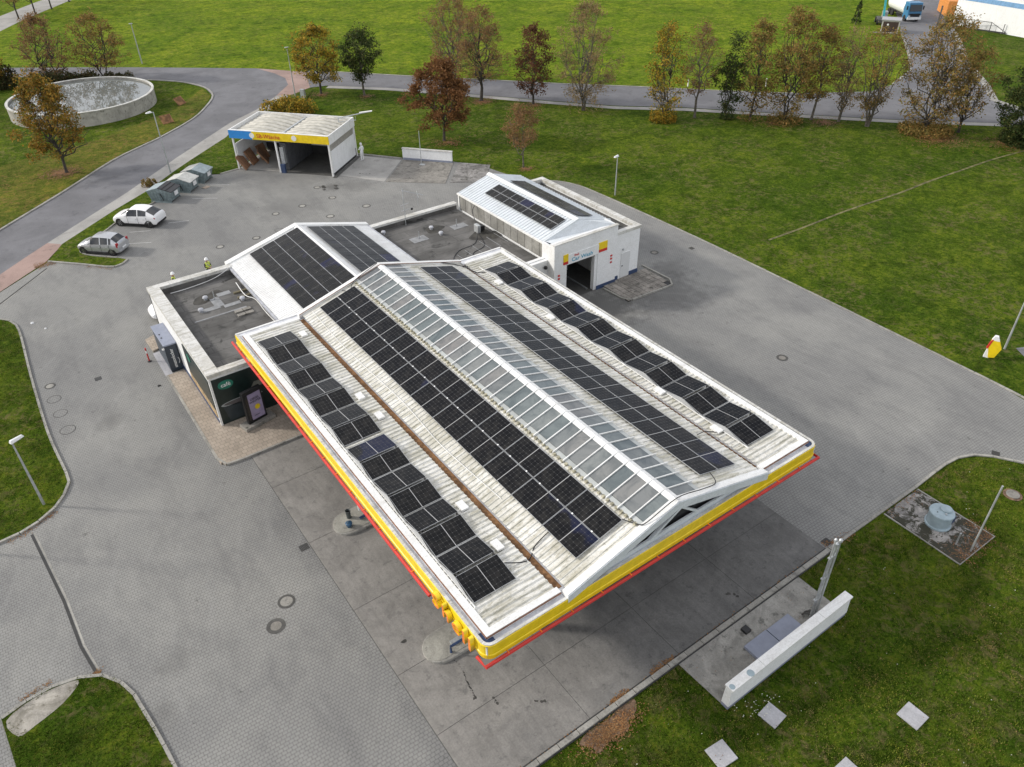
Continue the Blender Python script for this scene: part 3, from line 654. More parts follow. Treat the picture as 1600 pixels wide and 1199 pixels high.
# lettering along the fascia near the front corner, read from the left side
for ch_, y, w in (('S', 17.12, 1.2), ('h', 16.38, 1.1), ('e', 15.68, 1.2), ('l', 15.12, 1.4), ('l', 14.72, 1.4)):
    o = text('letter', ch_, 1.0, 'orange', None, (XL-.115, y, 4.80), (math.pi/2, 0, -math.pi/2), depth=.095, bold=True, sx=w, side='yellow')
    child(o)
# flashing frame and wings
def flash(name, x0, x1, y0, y1, z0, z1, m='white'): cbuild(MB().box(x0, x1, y0, y1, z0, z1), name, m)
FX0, FX1 = 8.72, 26.78
flash('edge_flashing', FX0, FX0+.3, 14.32, 39.2, 5.151, 5.34)
flash('edge_flashing', FX1-.3, FX1, 14.32, 39.2, 5.151, 5.34)
flash('edge_flashing', FX0+.3, 12.1, 14.32, 14.6, 5.151, 5.34)
flash('edge_flashing', 23.5, FX1-.3, 14.32, 14.6, 5.151, 5.34)
flash('edge_flashing', FX0+.3, 12.1, 38.95, 39.2, 5.151, 5.34)
flash('edge_flashing', 23.5, FX1-.3, 38.95, 39.2, 5.151, 5.34)
for a in ((FX0-.035, FX0-.002, 14.28, 39.2), (FX0-.035, 12.1, 14.285, 14.318), (23.5, FX1, 14.285, 14.318)):
    flash('rusty_edge', *a, 5.25, 5.31, 'brownedge')
corr('wing_sheet', 'roof', None, 9.02, 12.02, 14.6, 38.95, lambda x: 5.28, .27, .05); child(bpy.context.scene.objects['wing_sheet'])
o = corr('wing_sheet', 'roof', None, 23.62, 26.48, 14.6, 38.95, lambda x: 5.28, .27, .05); child(o)
# valley gutters
for gx0, gx1, wl_ in ((12.0, 12.36, 0), (23.32, 23.62, 1)):
    cbuild(MB().box(gx0, gx1, 14.6, 39.1, 5.12, 5.16), 'valley_gutter', 'rust')
# slopes
BS = (6.9-5.36)/(17.72-12.36)
zl = lambda x: 5.36+BS*(x-12.36)
zr = lambda x: 5.36+BS*(23.3-x)*(17.72-12.36)/(23.3-17.72)
child(corr('slope_sheet', 'roof', None, 12.34, 16.02, 14.3, 39.2, zl, .27, .035))
child(corr('slope_sheet', 'roof', None, 19.35, 23.34, 14.3, 39.2, zr, .27, .035))
BR = BS*(17.72-12.36)/(23.3-17.72)
# substructure below the skylight
cbuild(MB().add([(12.36, 14.45, 5.2), (17.72, 14.45, 6.72), (23.3, 14.45, 5.2), (12.36, 39.1, 5.2), (17.72, 39.1, 6.72), (23.3, 39.1, 5.2)], [(0, 1, 4, 3), (1, 2, 5, 4), (0, 2, 1), (3, 4, 5), (0, 3, 5, 2)]), 'roof_underlay', 'gutter')
# skylight: panes, bars, ridge
NP = 36; y0s = 14.12; dy = (39.3-y0s)/NP
def slope_quad(xa, xb, zf, w, lift): 
    return [(xa, -w/2, zf(xa)+lift), (xb, -w/2, zf(xb)+lift), (xb, w/2, zf(xb)+lift), (xa, w/2, zf(xa)+lift)]
def slab4(q, t): return [(x, y, z-t) for x, y, z in q]+q
def mk(q, t, mats, name):
    o = MB().hexa(slab4(q, t)).build(name, mats); m = o.data; bpy.data.objects.remove(o); return m
gl = mk(slope_quad(16.18, 17.55, zl, dy-.05, .10), .02, 'skyglass', 'p'); gm = mk(slope_quad(15.97, 16.17, zl, dy-.05, .08), .02, 'milkglass', 'p')
gr = mk(slope_quad(19.05, 17.85, zr, dy-.05, .10)[::-1], .02, 'skyglass', 'p'); gm2 = mk(slope_quad(19.3, 19.06, zr, dy-.05, .08)[::-1], .02, 'milkglass', 'p')
bl = mk(slope_quad(15.9, 17.7, zl, .045, .16), .08, 'white', 'p'); brm = mk(slope_quad(19.4, 17.75, zr, .045, .15)[::-1], .07, 'white', 'p')
for i in range(NP):
    yc = y0s+dy*(i+.5)
    for nm_, me in (('glass_pane', gl), ('glass_strip', gm), ('glass_pane', gr), ('glass_strip', gm2)): child(link(nm_, me, None, (0, yc, 0)))
    if i:
        for me in (bl, brm): child(link('glazing_bar', me, None, (0, y0s+dy*i, 0)))
cbuild(MB().add([(17.5, 14.1, 6.95), (17.72, 14.1, 7.04), (17.94, 14.1, 6.96), (17.5, 39.4, 6.95), (17.72, 39.4, 7.04), (17.94, 39.4, 6.96)], [(0, 1, 4, 3), (1, 2, 5, 4), (0, 2, 1), (3, 4, 5), (0, 3, 5, 2)]), 'ridge_cap', 'white')
# foam closures with lichen at the skylight foot
mb = MB()
for i in range(92):
    y = 14.45+i*.269; mb.box(15.86, 15.99, y, y+.12, zl(15.9)+.0, zl(15.9)+.11)
cbuild(mb, 'eave_closure', plain('lichen_closure', (.36, .34, .25), .9, var=.4, scale=9))['kind'] = 'stuff'
# front and back verge beams following the gable
def verge(y0, y1, lift0, lift1, mat, name):
    mb = MB(); xs_ = [12.15, 17.72, 23.5]; zs_ = [5.3, 6.9, 5.3]
    for i in range(2):
        a, b = xs_[i], xs_[i+1]; za, zb = zs_[i], zs_[i+1]
        mb.hexa([(a, y0, za+lift0), (b, y0, zb+lift0), (b, y1, zb+lift0), (a, y1, za+lift0), (a, y0, za+lift1), (b, y0, zb+lift1), (b, y1, zb+lift1), (a, y1, za+lift1)])
    return cbuild(mb, name, mat)
verge(13.98, 14.3, -.12, .12, 'white', 'verge_beam'); verge(13.94, 13.979, -.3, .09, 'bluewhite', 'verge_fascia')
verge(39.2, 39.5, -.12, .16, 'white', 'verge_beam'); verge(39.18, 39.199, .13, .17, 'brownedge', 'verge_trim')
cbuild(MB().add([(12.6, 14.16, 5.05), (22.9, 14.16, 5.05), (20.6, 14.16, 5.55), (14.9, 14.16, 5.55)], [(0, 1, 2, 3)]), 'gable_panel', 'bluewhite')
cbuild(MB().add([(12.4, 14.24, 5.05), (23.1, 14.24, 5.05), (17.72, 14.24, 6.8)], [(0, 1, 2)]), 'gable_void', 'black')  # black sheet painted in for the shaded openings behind the truss
cbuild(MB().beam((16.4, 14.12, 5.5), (17.9, 14.02, 6.6), .14, .12).beam((19.2, 14.12, 5.5), (17.9, 14.02, 6.6), .1, .1).beam((13.0, 14.12, 5.12), (22.4, 14.12, 5.12), .14, .14).beam((14.8, 14.12, 5.55), (20.7, 14.12, 5.55), .08, .08), 'gable_truss', 'bluewhite')
# solar panels on the slopes
ang = math.atan(BS); angr = math.atan(BR)
pm = panel_mesh(2.145, 1.205, 'cells_slope'); rows = 11
for k in range(rows):
    for xc in (13.905, 15.085):
        o = link('solar_panel', pm, None, (xc, 14.94+2.165*(k+.5), zl(xc)+.13)); o.rotation_euler = Matrix(((0, math.cos(ang), -math.sin(ang)), (1, 0, 0), (0, math.sin(ang), math.cos(ang)))).to_euler()
        o.rotation_euler = (Matrix.Rotation(-ang, 3, 'Y') @ Matrix.Rotation(math.pi/2, 3, 'Z')).to_euler(); child(o)
    for xc in (20.69, 21.87):
        o = link('solar_panel', pm, None, (xc, 15.0+2.145*(k+.5), zr(xc)+.12)); o.rotation_euler = (Matrix.Rotation(angr, 3, 'Y') @ Matrix.Rotation(math.pi/2, 3, 'Z')).to_euler(); child(o)
cm = MB().box(-.03, .03, -.035, .035, 0, .02).build('clamp', plain('bright_clamp', (.9, .9, .9), .4, var=.02)); CM = cm.data; bpy.data.objects.remove(cm)
for k in range(rows):
    for f in (.22, .78): child(link('clamp', CM, None, (14.495, 14.94+2.165*(k+f), zl(14.495)+.145), (0, -ang, 0)))
# tent-mounted panels on the wings
def tents(x0, x1, ylist, z):
    w = x1-x0; cache = {}
    for a, b, up in ylist:      # a: low-edge y, b: high-edge y
        L = math.hypot(b-a, .21); key = round(L, 2)
        if key not in cache: cache[key] = panel_mesh(w, L, 'cells_wing')
        o = link('solar_panel', cache[key], None, ((x0+x1)/2, (a+b)/2, z+.145)); t = math.atan2(.21, b-a) if b > a else -math.atan2(.21, a-b)
        o.rotation_euler = (t, 0, 0); child(o)
def rows_from(pts):
    out = []
    for lo_far, ridge_far, ridge_near, lo_near in pts: out += [(lo_far, ridge_far, 0), (lo_near, ridge_near, 0)]
    return out
LW = [(38.0, 36.66, 36.5, 35.14), (35.08, 33.75, 33.6, 32.34), (32.26, 30.98, 30.84, 29.6), (29.52, 28.2, 28.06, 26.84), (26.55, 25.22, 25.08, 24.0), (23.94, 22.56, 22.42, 21.24), (21.18, 19.94, 19.78, 18.56), (18.5, 17.26, 17.1, 15.8)]
RW = [(37.5, 36.26, 36.1, 34.9), (34.84, 33.6, 33.44, 32.2), (32.14, 30.9, 30.74, 29.5), (29.44, 28.2, 28.04, 26.8), (26.74, 25.46, 25.3, 24.16), (24.1, 22.7, 22.54, 21.38), (21.32, 19.96, 19.8, 18.54), (18.48, 17.16, 17.0, 15.76)]
tents(9.16, 11.09, rows_from(LW), 5.32); tents(24.2, 26.1, rows_from(RW), 5.32)
for x0, x1, T_ in ((9.2, 11.05, LW), (24.25, 26.05, RW)):
    mb = MB()
    for lf, rf, rn, ln_ in T_:
        for x in (x0+.05, x1-.05): mb.box(x-.02, x+.02, rn, rf, 5.3, 5.6)
    cbuild(mb, 'panel_stand', 'dark')
# white ballast rail and wind plates
for x in (9.08, 24.12):
    cbuild(MB().beam((x, 15.6, 5.36), (x, 38.0, 5.36), .035, .05), 'ballast_rail', 'white')
    mb = MB()
    for lf, rf, rn, ln_ in (LW if x < 12 else RW):
        mb.add([(x-.02, lf, 5.36), (x+.06, rf, 5.6), (x+.06, rn, 5.6), (x-.02, ln_, 5.36), (x-.02, rn, 5.34), (x-.02, rf, 5.34)], [(0, 1, 5), (5, 1, 2, 4), (4, 2, 3)])
    cbuild(mb, 'wind_plate', 'alu')
for y, x in ((37.2, 11.55), (29.9, 11.5), (27.9, 11.55), (20.3, 11.5), (17.6, 11.45), (35.5, 23.95), (30.2, 23.95), (21.2, 23.95), (17.4, 23.95)):
    cbuild(MB().box(x-.17, x+.17, y-.28, y+.28, 5.33, 5.43), 'ballast_box', 'white')
# cables
def cable(pts, r=.02, m='black', name='cable', n=6):
    P = [Vector(p) for p in pts]; out = []
    for i in range(len(P)-1):
        p0, p1, p2, p3 = P[max(i-1, 0)], P[i], P[i+1], P[min(i+2, len(P)-1)]
        for j in range(5):
            t = j/5; out.append(.5*((2*p1)+(p2-p0)*t+(2*p0-5*p1+4*p2-p3)*t*t+(3*p1-p0-3*p2+p3)*t**3))
    out.append(P[-1]); return MB().tube(out, r, n).build(name, m)
child(cable([(12.9, 38.9, zl(12.9)+.06), (12.75, 34, zl(12.75)+.06), (12.9, 28, zl(12.9)+.06), (12.75, 24, zl(12.75)+.06), (12.95, 19.5, zl(12.95)+.06)], .018, 'white', 'conduit'))
child(cable([(11.1, 16.6, 5.5), (11.7, 16.3, 5.4), (12.2, 16.4, 5.2), (12.6, 16.6, 5.5), (13.4, 16.7, 5.75)], .025))
child(cable([(15.7, 15.0, zl(15.7)+.1), (15.95, 14.4, zl(15.95)+.1), (16.2, 14.15, 6.66), (17.72, 14.1, 7.12), (19.3, 14.15, 6.66), (20.3, 14.3, 6.33), (20.6, 14.9, 6.3)], .022))
child(cable([(15.0, 39.1, 6.2), (15.3, 38.6, 6.3), (15.9, 39.15, 6.55), (17.6, 39.35, 7.1)], .022))
child(cable([(24.1, 17.5, 5.4), (23.8, 17.2, 5.4), (23.3, 17.5, 5.5), (22.6, 17.4, 5.7)], .022))
child(cable([(24.0, 37.1, 5.4), (23.6, 37.6, 5.3), (23.2, 38.6, 5.45), (22.0, 39.2, 5.85)], .03))
# columns carrying the canopy
for x in (11.2, 24.3):
    for y in (18.2, 27.2):
        o = child(MB().box(-.16, .16, -.16, .16, .15, 4.62).build('column', 'white', loc=None)); o.location = (x, y, 0)

# pump islands, pumps
def island(x0, x1, yc, label):
    r = empty('pump_island', ((x0+x1)/2, yc, 0), label=label, cat='pump island', group='pump islands under the canopy')
    def cap(w, n=10):
        L = (x1-x0)/2-w; return [(L+w*math.cos(t), w*math.sin(t)) for t in [(-.5+i/n)*math.pi for i in range(n+1)]]+[(-L-w*math.cos(t), w*math.sin(t)) for t in [(.5-i/n)*math.pi for i in range(n+1)]]
    MB().prism(cap(.82), .0, .16).build('kerb_rim', 'kerb', r, bevel=.03); MB().prism(cap(.66), .16, .175).build('island_top', concrete('island_top', (.34, .33, .29)), r); return r
def pump(x, y, label):
    r = empty('fuel_pump', (x, y, .17), label=label, cat='fuel pump', group='fuel pumps under the canopy')
    box('body', 'white', r, -.5, .5, -.25, .25, .1, 1.55, .03); box('base', 'navy', r, -.52, .52, -.27, .27, 0, .1); box('head', 'yellow', r, -.55, .55, -.28, .28, 1.55, 1.95, .03)
    box('display', 'screen', r, -.3, .3, -.285, -.25, 1.1, 1.45)
    for s in (-1, 1):
        h = MB().tube([(s*.52, 0, 1.2), (s*.62, -.05, .7), (s*.66, -.05, .35), (s*.6, 0, .6), (s*.55, 0, 1.4)], .02, 6).build('hose', 'rubber', r)
island(8.0, 26.0, 27.3, 'long rounded pump island with blue bucket and black bin at its near end')
island(8.0, 26.0, 18.3, 'long rounded pump island near the lettered front corner of the canopy')
for y, nm_ in ((27.3, 'rear'), (18.3, 'front')):
    for x, w in ((14.0, 'left'), (20.5, 'right')): pump(x, y, f'white and yellow fuel pump, {w} one on the {nm_} island')
# things at the island end
b = empty('litter_bin', (8.95, 27.55, .175), label='open black litter bin on the tip of the pump island', cat='bin')
MB().lathe([(.11, 0), (.13, .48), (.145, .5), (.125, .5), (.1, .05)], n=20, cap=False).build('body', plain('grey_bin', (.07, .08, .08), .5), b, smooth=True); MB().lathe([(.1, .04), (.12, .4)], n=16).build('liner', 'black', b)
b = empty('bucket', (8.7, 26.98, .175), label='blue squeegee bucket at the rounded tip of the pump island', cat='bucket')
MB().lathe([(.12, 0), (.17, .2), (.18, .24), (.15, .26), (.04, .28)], n=20).build('body', plain('bucket_blue', (.03, .09, .17), .35), b, smooth=True); MB().tube([(-.1, 0, .26), (0, 0, .36), (.1, 0, .26)], .012, 6).build('handle', 'black', b)
b = empty('bollard_rail', (9.6, 27.35, .175), label='white board and blue rail standing half under the canopy edge on the island', cat='rail')
box('board', 'whitewall', b, -.1, .9, .15, .2, .2, 1.15); MB().tube([(-.25, -.28, .12), (.9, -.2, .12)], .07, 8).build('rail', 'navy', b)
b = empty('crash_rail', (9.3, 18.1, .175), label='low blue crash rail on the island below the front corner lettering', cat='rail')
MB().tube([(-.3, -.35, 0), (-.3, -.35, .4), (.8, -.35, .4), (.8, -.35, 0)], .06, 8).build('rail', 'navy', b); box('foot', 'steel', b, -.1, .7, -.1, .1, 0, .12)

# ================================================================== SHOP BUILDING
shop = empty('shop_building', (6.2, 39, 0), label='white station shop with dark flat roofs and a solar covered gable roof in the middle', cat='building')
def sh(o): return child(o, shop)
def sbx(name, mat, x0, x1, y0, y1, z0, z1): return sh(MB().box(x0, x1, y0, y1, z0, z1).build(name, mat))
# walls
sbx('wall', 'whitewall', 6.2, 6.5, 39.3, 51.8, .0, 3.45); sbx('wall', 'whitewall', 6.2, 30.6, 51.5, 51.8, .0, 3.4)
sbx('wall', 'whitewall', 6.2, 30.6, 39.0, 39.3, .0, 3.45)
sbx('wall', 'whitewall', 22.75, 30.6, 39.32, 39.6, 3.0, 3.5)
sbx('roof_deck', 'bitumen', 6.5, 30.6, 39.3, 51.5, 3.0, 3.15)
# copings
def coping(x0, x1, y0, y1, z=3.45, h=.27): sbx('coping', 'coping', x0, x1, y0, y1, z, z+h)
def coping_run(x0, x1, y0, y1, axis, n, z=3.45, h=.25):
    for i in range(n):
        if axis == 'y': a = y0+(y1-y0)*i/n; b = y0+(y1-y0)*(i+1)/n; sbx('coping', 'coping', x0, x1, a+.006, b-.006, z, z+h+.006*rnd.random())
        else: a = x0+(x1-x0)*i/n; b = x0+(x1-x0)*(i+1)/n; sbx('coping', 'coping', a+.006, b-.006, y0, y1, z, z+h+.006*rnd.random())
coping_run(6.15, 6.9, 38.95, 51.3, 'y', 7); coping_run(6.15, 12.0, 51.3, 51.85, 'x', 4); coping_run(6.91, 12.3, 38.95, 39.45, 'x', 3)
coping_run(22.75, 30.7, 51.3, 51.8, 'x', 5, 3.4, .22)
sbx('inner_parapet', 'bitumen', 6.86, 6.9, 39.45, 51.3, 3.15, 3.5); sbx('inner_parapet', 'bitumen', 6.9, 11.9, 51.26, 51.3, 3.15, 3.5); sbx('inner_parapet', 'bitumen', 22.8, 30.6, 51.26, 51.3, 3.15, 3.45)
# dark cladding, front and side
sbx('dark_cladding', 'darkgreen', 6.28, 13.5, 38.94, 38.998, .12, 3.3)
sbx('corner_post', 'white', 6.16, 6.28, 38.9, 39.05, .12, 3.45)
sbx('dark_cladding', 'darkgreen', 6.14, 6.198, 39.25, 44.2, 1.1, 3.15); sbx('printed_band', plain('wood_print', (.36, .26, .14), .6, var=.3), 6.14, 6.197, 39.25, 44.3, .5, 1.1); sbx('plinth', 'navy', 6.15, 6.199, 39.3, 51.7, .0, .3)
sbx('shop_glass', 'carglass', 14, 29.5, 38.93, 38.995, .2, 2.9)
# green oval with wordmark on the front
ov = MB().lathe([(.36, 0), (.36, .02)], n=32).build('logo_oval', 'emerald'); ov.scale = (1.25, .82, 1); ov.rotation_euler = (math.pi/2, 0, 0); ov.location = (7.02, 38.93, 2.78); sh(ov)
sh(text('logo_text', 'café', .36, 'white', None, (7.02, 38.905, 2.78), (math.pi/2, 0, 0), .004, True))
ov = MB().lathe([(.30, 0), (.30, .02)], n=24).build('logo_oval', 'emerald'); ov.scale = (1.25, .82, 1); ov.rotation_euler = (math.pi/2, 0, -math.pi/2); ov.location = (6.13, 43.1, 2.7); sh(ov)
# printed cup on the front panel
cup = MB(); 
cup.add([(6.75, 0, .25), (8.6, 0, .25), (8.85, 0, 1.3), (6.55, 0, 1.3)], [(0, 1, 2, 3)], 0)
cup.add([(7.7+1.25*math.cos(t), 0, 1.42+.19*math.sin(t)) for t in [2*math.pi*i/28 for i in range(28)]], [tuple(range(28))], 1)
cup.add([(7.7+1.08*math.cos(t), -.004, 1.43+.14*math.sin(t)) for t in [2*math.pi*i/28 for i in range(28)]], [tuple(range(28))], 2)
cup.add([(8.3, -.004, 1.9), (9.6, -.004, 1.95), (9.7, -.004, 2.35), (8.6, -.004, 2.3)], [(0, 1, 2, 3)], 3)
co_ = cup.build('printed_cup', [plain('cup_print', (.03, .04, .045), .4), plain('cup_rim_print', (.32, .34, .34), .4), plain('cup_inner_print', (.10, .09, .09), .4), plain('pale_print', (.20, .20, .17), .4)]); co_.location = (0, 38.93, 0); sh(co_)
# gable roof of the shop
EL, ER, RX = 11.85, 22.75, 17.3; ZE, ZRg = 3.65, 5.08
bs = (ZRg-ZE)/(RX-EL); zsl = lambda x: ZE+bs*(x-EL); zsr = lambda x: ZE+bs*(ER-x)
YG0, YG1 = 39.8, 52.15
sh(corr('gable_sheet', 'white', None, EL, RX, YG0, YG1, zsl, .2, .03)); sh(corr('gable_sheet', 'white', None, RX, ER, YG0, YG1, zsr, .2, .03))
sh(MB().add([(EL+.1, y, z) for y in (YG0, YG1-.1) for z in (3.0,)]+[(EL+.1, YG0, ZE-.02), (EL+.1, YG1-.1, ZE-.02), (ER-.1, YG0, 3), (ER-.1, YG1-.1, 3), (ER-.1, YG0, ZE-.02), (ER-.1, YG1-.1, ZE-.02), (RX, YG0, ZRg-.04), (RX, YG1-.1, ZRg-.04)],
   [(0, 2, 3, 1), (4, 5, 7, 6), (1, 3, 9, 7, 5), (0, 4, 6, 8, 2), (2, 8, 9, 3), (8, 6, 7, 9)]).build('gable_body', 'gutter'))
def shverge(y0, y1, h0, h1, mat, name, x0=EL-.15, x1=ER+.15):
    mb = MB()
    for a, b, za, zb in ((x0, RX, zsl(x0), ZRg), (RX, x1, ZRg, zsr(x1))):
        mb.hexa([(a, y0, za+h0), (b, y0, zb+h0), (b, y1, zb+h0), (a, y1, za+h0), (a, y0, za+h1), (b, y0, zb+h1), (b, y1, zb+h1), (a, y1, za+h1)])
    sh(mb.build(name, mat))
shverge(51.85, 52.3, -.22, .12, 'white', 'gable_verge'); 
sh(MB().add([(RX-.32, YG0, zsl(RX-.32)+.05), (RX, YG0, ZRg+.11), (RX+.32, YG0, zsr(RX+.32)+.05), (RX-.32, 52.3, zsl(RX-.32)+.05), (RX, 52.3, ZRg+.11), (RX+.32, 52.3, zsr(RX+.32)+.05)], [(0, 1, 4, 3), (1, 2, 5, 4)]).build('ridge_cap', 'white'))
sbx('eave_gutter', 'gutter', EL-.16, EL-.005, YG0, 51.9, ZE-.16, ZE-.02); sbx('eave_gutter', 'gutter', ER+.005, ER+.14, YG0, 51.9, ZE-.16, ZE-.02)
ag = math.atan(bs); pf = panel_mesh(.945/math.cos(ag), 1.47, 'cells_fine', half='y', dark_ends=True)
for r_ in range(8):
    yc = 51.5-1.48*(r_+.5)+.02
    for c_ in range(4):
        xc = 13.82+.955*c_; o = link('solar_panel', pf, None, (xc, yc, zsl(xc)+.12), (0, -ag, 0)); sh(o)
        xc = 18.28+.9*c_ ; o = link('solar_panel', pf, None, (xc+.06, yc-.05, zsr(xc+.06)+.12), (0, ag, 0)); sh(o)
# roof deck clutter: pipes, vents, patches
sh(cable([(7.4, 50.9, 3.25), (8.6, 50.9, 3.25), (10.3, 51.0, 3.35), (11.4, 51.2, 3.6), (11.9, 51.5, 3.75)], .022, 'white', 'conduit'))
sh(cable([(11.5, 49.6, 3.3), (11.4, 47.5, 3.3), (11.75, 46.5, 3.3), (11.7, 44.3, 3.3), (11.8, 41.5, 3.3), (11.9, 40.2, 3.3)], .03, 'white', 'conduit'))
for bi, (bx, by, br_) in enumerate( ((9.0, 48.9, .75), (9.9, 49.3, .5), (27.1, 49.0, .8), (29.5, 45.9, 1.0), (30.2, 45.3, .7))):
    sh(MB().prism([(bx+br_*(1+.18*math.sin(3*t+bx))*math.cos(t), by+br_*.8*(1+.2*math.sin(2*t))*math.sin(t)) for t in [6.283*i/22 for i in range(22)]], None, 3.1525+.002*bi).build('damp_stain', bpy.data.materials.get('damp_stain') or plain('damp_stain', (.045, .042, .036), .8, var=.35, scale=2)))
pt = plain('pale_roof_patch', (.24, .245, .25), .7, var=.15)
for a in ((8.3, 9.6, 47.1, 47.55), (9.3, 9.9, 47.3, 48.6), (9.8, 10.9, 46.9, 47.3), (9.9, 10.8, 48.6, 49.1), (7.6, 11.0, 46.15, 46.3)):
    sh(MB().box(a[0], a[1], a[2], a[3], 3.151, 3.165+.004*rnd.random()).build('roof_patch', pt))
for a in ((24.6, 25.9, 47.7, 48.6), (28.3, 29.6, 47.9, 48.7)): sh(MB().box(*a, 3.151, 3.165).build('roof_patch', pt))
for x, y in ((9.1, 48.75), (8.35, 47.3), (11.1, 47.2), (26.9, 49.1), (27.0, 47.8), (23.5, 50.6)):
    sh(MB().lathe([(.12, 0), (.12, .16), (.19, .17), (.15, .26), (.03, .3)], (x, y, 3.15), 16).build('roof_vent', 'gutter'))
for x, y in ((9.6, 48.4), (25.3, 48.2), (28.8, 48.4)): sh(MB().tube([(x, y, 3.15), (x, y, 3.75)], .03, 8).tube([(x-.12, y, 3.2), (x+.12, y, 3.3)], .02, 6).build('roof_pipe', 'steel'))
for x in (10.1, 10.65): 
    for y in (45.7, 45.15): sh(MB().box(x, x+.5, y, y+.32, 3.155, 3.24).build('ballast_slab', 'oldconc'))
for y in (48.3, 47.5): sh(MB().box(10.9, 11.8, y, y+.18, 3.155, 3.26).build('roof_beam', plain('weathered_beam', (.15, .13, .08), .9)))
for i in range(9):
    x = 23.6+i*.85; sh(MB().beam((x, 41.4+.28*i, 3.168), (x, 43.2+.30*i, 3.168), .05, .012).build('pale_seam', pt))
for a in ([(29.3, 46.3, 3.17), (28.2, 44.9, 3.17), (26.6, 44.6, 3.17), (25.4, 43.4, 3.17), (25.6, 42.1, 3.17)], [(29.4, 46.2, 3.17), (28.6, 44.2, 3.17), (27.2, 43.6, 3.17), (26.8, 42.2, 3.17)], [(29.6, 46.8, 3.8), (30.2, 48.2, 4.1), (30.8, 48.6, 4.4)]): sh(cable(a, .025))
o = empty('roof_fan', (29.6, 46.5, 3.15), label='dark square fan housing with lead on the flat roof before the wash hall', cat='roof fan')
box('housing', 'steel', o, -.22, .05, -.28, .28, 0, .62, .02); box('motor', 'black', o, .05, .45, -.25, .25, .1, .5, .03)
o = empty('air_unit', (31.25, 42.1, 3.15), label='small white air conditioner on a frame beside the wash hall roof', cat='air conditioner')
box('case', 'white', o, -.42, -.12, -.4, .4, .25, .95, .03); MB().lathe([(.26, 0), (.26, .02)], n=20).build('fan_grille', 'dark', o, rot=(0, -math.pi/2, 0), loc=(-.425, 0, .6)); MB().box(-.45, -.0, -.36, -.3, 0, .25).box(-.45, 0, .3, .36, 0, .25).box(-.5, .15, -.6, -.5, .05, .1).box(-.5, .15, .5, .6, .05, .1).build('stand', 'white', o)
o = empty('roof_antenna', (25.7, 51.0, 3.15), label='aerial mast with side arms above the rear parapet', cat='antenna')
MB().tube([(0, 0, 0), (0, 0, 3.0)], .03, 8).build('mast', 'steel', o)
MB().tube([(-.1, 0, 2.9), (1.5, -.5, 2.3)], .02, 6).tube([(1.05, -.35, 1.5), (1.05, -.35, 2.6)], .018, 6).tube([(.9, -.8, 2.35), (1.25, .1, 2.5)], .015, 6).tube([(-.3, 0, 1.7), (.4, 0, 1.75)], .015, 6).tube([(-.25, .1, 1.2), (.55, -.2, 1.35)], .015, 6).build('arm', 'steel', o)
MB().box(.45, .6, -.3, -.2, 1.25, 1.4).build('junction_box', 'black', o)

# ================================================================== WASH HALL
wash = empty('car_wash_hall', (30.6, 38.25, 0), label='white car wash hall with gabled metal roof, solar panels and an open bay', cat='building')
def wc(o): return child(o, wash)
def wbx(name, mat, x0, x1, y0, y1, z0, z1): return wc(MB().box(x0, x1, y0, y1, z0, z1).build(name, mat))
wbx('frame_post', 'whitewall', 30.6, 31.75, 38.25, 39.4, 0, 3.15); wbx('frame_post', 'whitewall', 34.7, 36.55, 38.25, 38.6, 0, 3.15)
wbx('jamb', 'whitewall', 34.45, 35.1, 38.3, 38.65, 0, 3.0)
wbx('frame_head', 'whitewall', 30.6, 36.55, 38.25, 38.75, 3.15, 4.8)
wbx('frame_post', 'whitewall', 36.35, 36.55, 38.752, 39.7, 0, 4.8); wbx('frame_post', 'whitewall', 30.6, 30.8, 38.752, 39.7, 3.15, 4.6); wbx('frame_cap', 'coping', 30.55, 36.6, 38.2, 38.5, 4.8, 4.84)
wbx('wall', 'whitewall', 30.75, 31.0, 39.4, 50.6, 0, 3.2); wbx('wall', 'whitewall', 36.3, 36.56, 39.3, 50.6, 0, 4.5); wbx('wall', 'whitewall', 31.0, 36.3, 50.4, 50.6, 0, 4.5)
wbx('bay_floor', 'iron', 31.0, 36.3, 38.3, 50.4, .004, .02); wbx('inner_wall', 'dark', 31.0, 31.05, 39.4, 50.4, .02, 4.4)
wbx('clerestory_back', 'gutter', 30.8, 30.9, 38.8, 51.0, 3.15, 4.5)
for i in range(13): wbx('clerestory_panel', concrete('fibre_panel%d' % (i % 3), (.25+.03*(i % 3), .245+.03*(i % 3), .225+.03*(i % 3)), sa=.4), 30.76, 30.799, 39.35+i*.895, 39.35+(i+1)*.895-.05, 3.16, 4.42)
wbx('corner_trim', 'white', 30.7, 30.95, 50.95, 51.1, 3.0, 4.5)
ELw, ERw, RXw, ZEw, ZRw = 30.78, 37.05, 33.92, 4.5, 5.38; YW = 39.7
bw = (ZRw-ZEw)/(RXw-ELw); zwl = lambda x: ZEw+bw*(x-ELw); bw2 = (ZRw-ZEw)/(ERw-RXw); zwr = lambda x: ZEw+bw2*(ERw-x)
wc(corr('roof_sheet', 'bluewhite', None, ELw, RXw, YW, 51.2, zwl, .33, .045)); wc(corr('roof_sheet', 'bluewhite', None, RXw, ERw+.05, YW, 51.2, zwr, .33, .045))
wc(MB().add([(ELw+.02, YW, ZEw-.04), (RXw, YW, ZRw-.04), (ERw, YW, ZEw-.04), (ELw+.02, 51.1, ZEw-.04), (RXw, 51.1, ZRw-.04), (ERw, 51.1, ZEw-.04)], [(0, 1, 4, 3), (1, 2, 5, 4), (0, 2, 1), (3, 4, 5), (0, 3, 5, 2)]).build('roof_body', 'white'))
